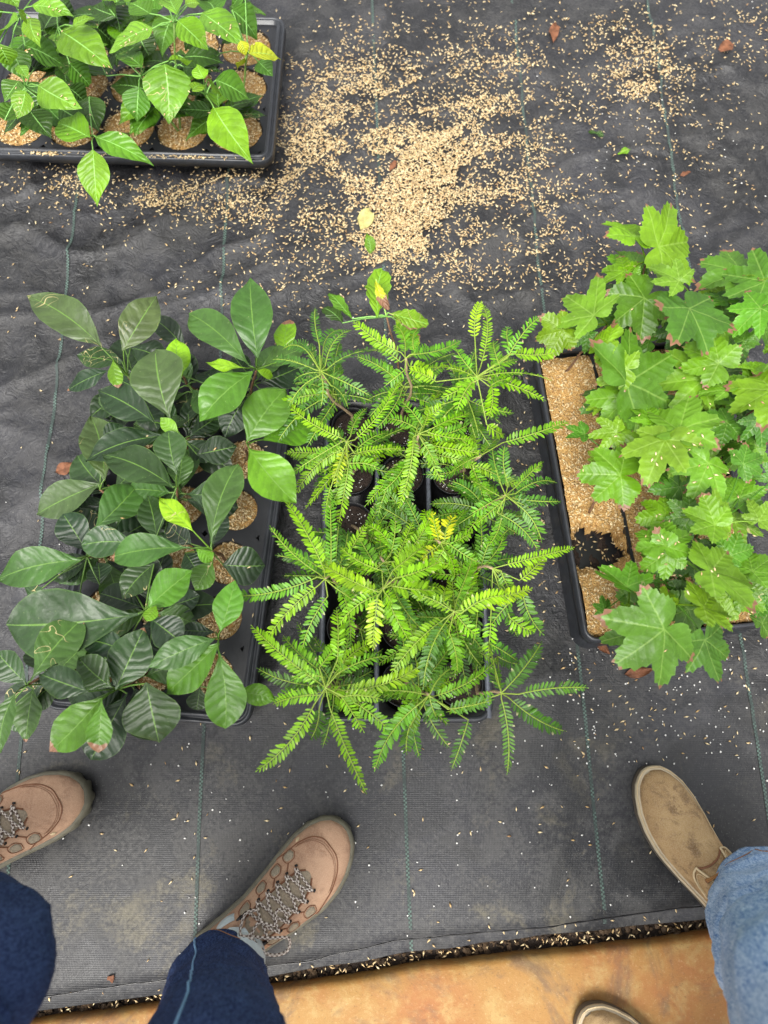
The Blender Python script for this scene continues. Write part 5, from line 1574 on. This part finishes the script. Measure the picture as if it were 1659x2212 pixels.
# person with the tan desert boots and faded jeans
p2 = thing('person', (P(1560, 2250).x, P(1560, 2250).y, 0), 'person in faded light blue jeans and scuffed tan suede boots', 'person')
tb = P(1384, 1672, .015); tb.z = .0035; hb = P(1660, 2030, .03); db = (tb.x-hb.x, tb.y-hb.y)
bt = desert_boot(p2, tb, db, .300, -1, 'forward tan boot standing on the black mat')
tb2 = P(1272, 2178, .015); tb2.z = -.0012; hb2 = P(1470, 2480, .03)
bt2 = desert_boot(p2, tb2, (tb2.x-hb2.x, tb2.y-hb2.y), .300, 1, 'rear tan boot, only its toe in view on the paving')
ank = bt.W(.085, 0, 0); ank2 = bt2.W(.085, 0, 0)
mb = MB()
e0 = XYZ(1658, 1950, .098); e1 = XYZ(1678, 1996, .16); e2 = XYZ(1724, 2084, .27); e3 = XYZ(1830, 2230, .48); e5 = (e3[0]-.02, e3[1]-.13, .70); e6 = (e3[0]-.05, e3[1]-.2, .90)
rF = trousers(mb, [e0+(.072, .076), e1+(.078, .080), e2+(.085, .085), e3+(.088, .09), e5+(.095, .10), e6+(.105, .11)], seed=8.2, amp=.0054, freq=18)
g0 = (ank2.x, ank2.y, .10)
rB = trousers(mb, [g0+(.072, .074), (g0[0]+.02, g0[1]-.02, .25, .078, .080), (g0[0]+.04, g0[1]-.02, .48, .085, .085), (e6[0]-.18, e6[1]+.02, .72, .095, .10), (e6[0]-.18, e6[1], .90, .105, .11)], seed=3.3, amp=.0054, freq=18)
mb.f.append(tuple(rF[-1])); mb.f.append(tuple(rB[-1])); nl = []
for i in range(9):
    zz = .82+.20*i/8; k = .75+.25*math.sin(math.pi*min(1, .15+i/8*.7)); nl.append([mb.add((e6[0]-.09+math.cos(2*math.pi*j/28)*.19*k, e6[1]+math.sin(2*math.pi*j/28)*.13*k, zz)) for j in range(28)])
for A, B in zip(nl, nl[1:]):
    for k in range(28): mb.f.append((A[k], A[(k+1) % 28], B[(k+1) % 28], B[k]))
mb.f.append(tuple(nl[0][::-1])); mb.f.append(tuple(nl[-1]))
j2 = mb.build('jeans', M['denim_light'], p2); vv = mb.v
for k_ in (4,):
    r = rF[k_]; mb = MB(); mb.tube([ring_pt(vv, r, k/60, .0003)+Vector((0, 0, .004)) for k in range(61)], .0008, 5); mb.build('hem_stitching', M['orange_thread'], j2)
for an in (ank, ank2):
    mb = MB(); mb.tube([Vector((an.x, an.y, .05)), Vector((an.x, an.y, .1)), Vector((an.x, an.y-.005, .2))], [.038, .040, .046], 18); mb.build('sock', M['tongue'], p2)

# ------------------------------------------------------------------ straw caught on the leaves
bpy.context.view_layer.update(); dg = bpy.context.evaluated_depsgraph_get()
spots = [(1, x, y) for x, y in ((230, 45), (245, 40), (260, 50), (215, 30), (620, 128), (635, 130), (590, 150), (560, 175), (545, 185), (525, 200), (740, 95), (910, 100), (945, 102), (925, 135), (930, 155), (950, 160), (980, 155), (995, 125), (720, 320), (405, 243), (400, 272), (450, 288), (472, 290), (285, 425), (290, 432), (130, 235), (140, 240), (128, 215), (580, 485), (35, 120), (28, 140), (70, 382), (200, 160), (165, 150))]
spots += [(7, x, y) for x, y in ((1125, 1135), (1258, 1205), (1290, 1300), (840, 1370), (690, 1505), (1180, 1470), (1155, 1485), (1240, 1500), (1225, 1550), (1190, 1560), (1160, 1590), (1060, 1570), (945, 1615), (980, 1640))]
spots += [(8, x, y) for x, y in ((920, 95), (950, 120), (1135, 195), (1190, 235), (1275, 140), (1290, 210), (1250, 320), (1400, 175), (960, 605), (985, 580), (1020, 595), (1030, 485), (970, 440), (950, 450), (1090, 615), (1070, 625), (985, 690), (965, 710), (1010, 755), (890, 795), (845, 815), (1060, 825), (880, 580), (1300, 800), (1320, 790), (1220, 130), (1340, 830), (1040, 430))]
spots += [(4, x, y) for x, y in ((665, 145), (1345, 410))]+[(3, 1162, 1015)]
pos = []
for c, x, y in spots:
    vx, vy = V(c, x, y); g = P(vx, vy, 0)-cam_ob.location
    hit, loc, nr, idx, ob, mx = scene.ray_cast(dg, cam_ob.location, g.normalized())
    if hit: pos.append(tuple(loc+Vector((0, 0, .0012))))
for k in range(70):
    vx, vy = random.choice(((random.uniform(1250, 1659), random.uniform(650, 1450)), (random.uniform(0, 560), random.uniform(0, 330))))
    g = P(vx, vy, 0)-cam_ob.location; hit, loc, nr, idx, ob, mx = scene.ray_cast(dg, cam_ob.location, g.normalized())
    if hit and ob.name.startswith('leaf'): pos.append(tuple(loc+Vector((0, 0, .0012))))
tag(hull_object('rice_hulls', pos, lmin=.006, lmax=.009), 'single rice hulls caught on the leaves of the seedlings', 'rice hulls', kind='stuff')
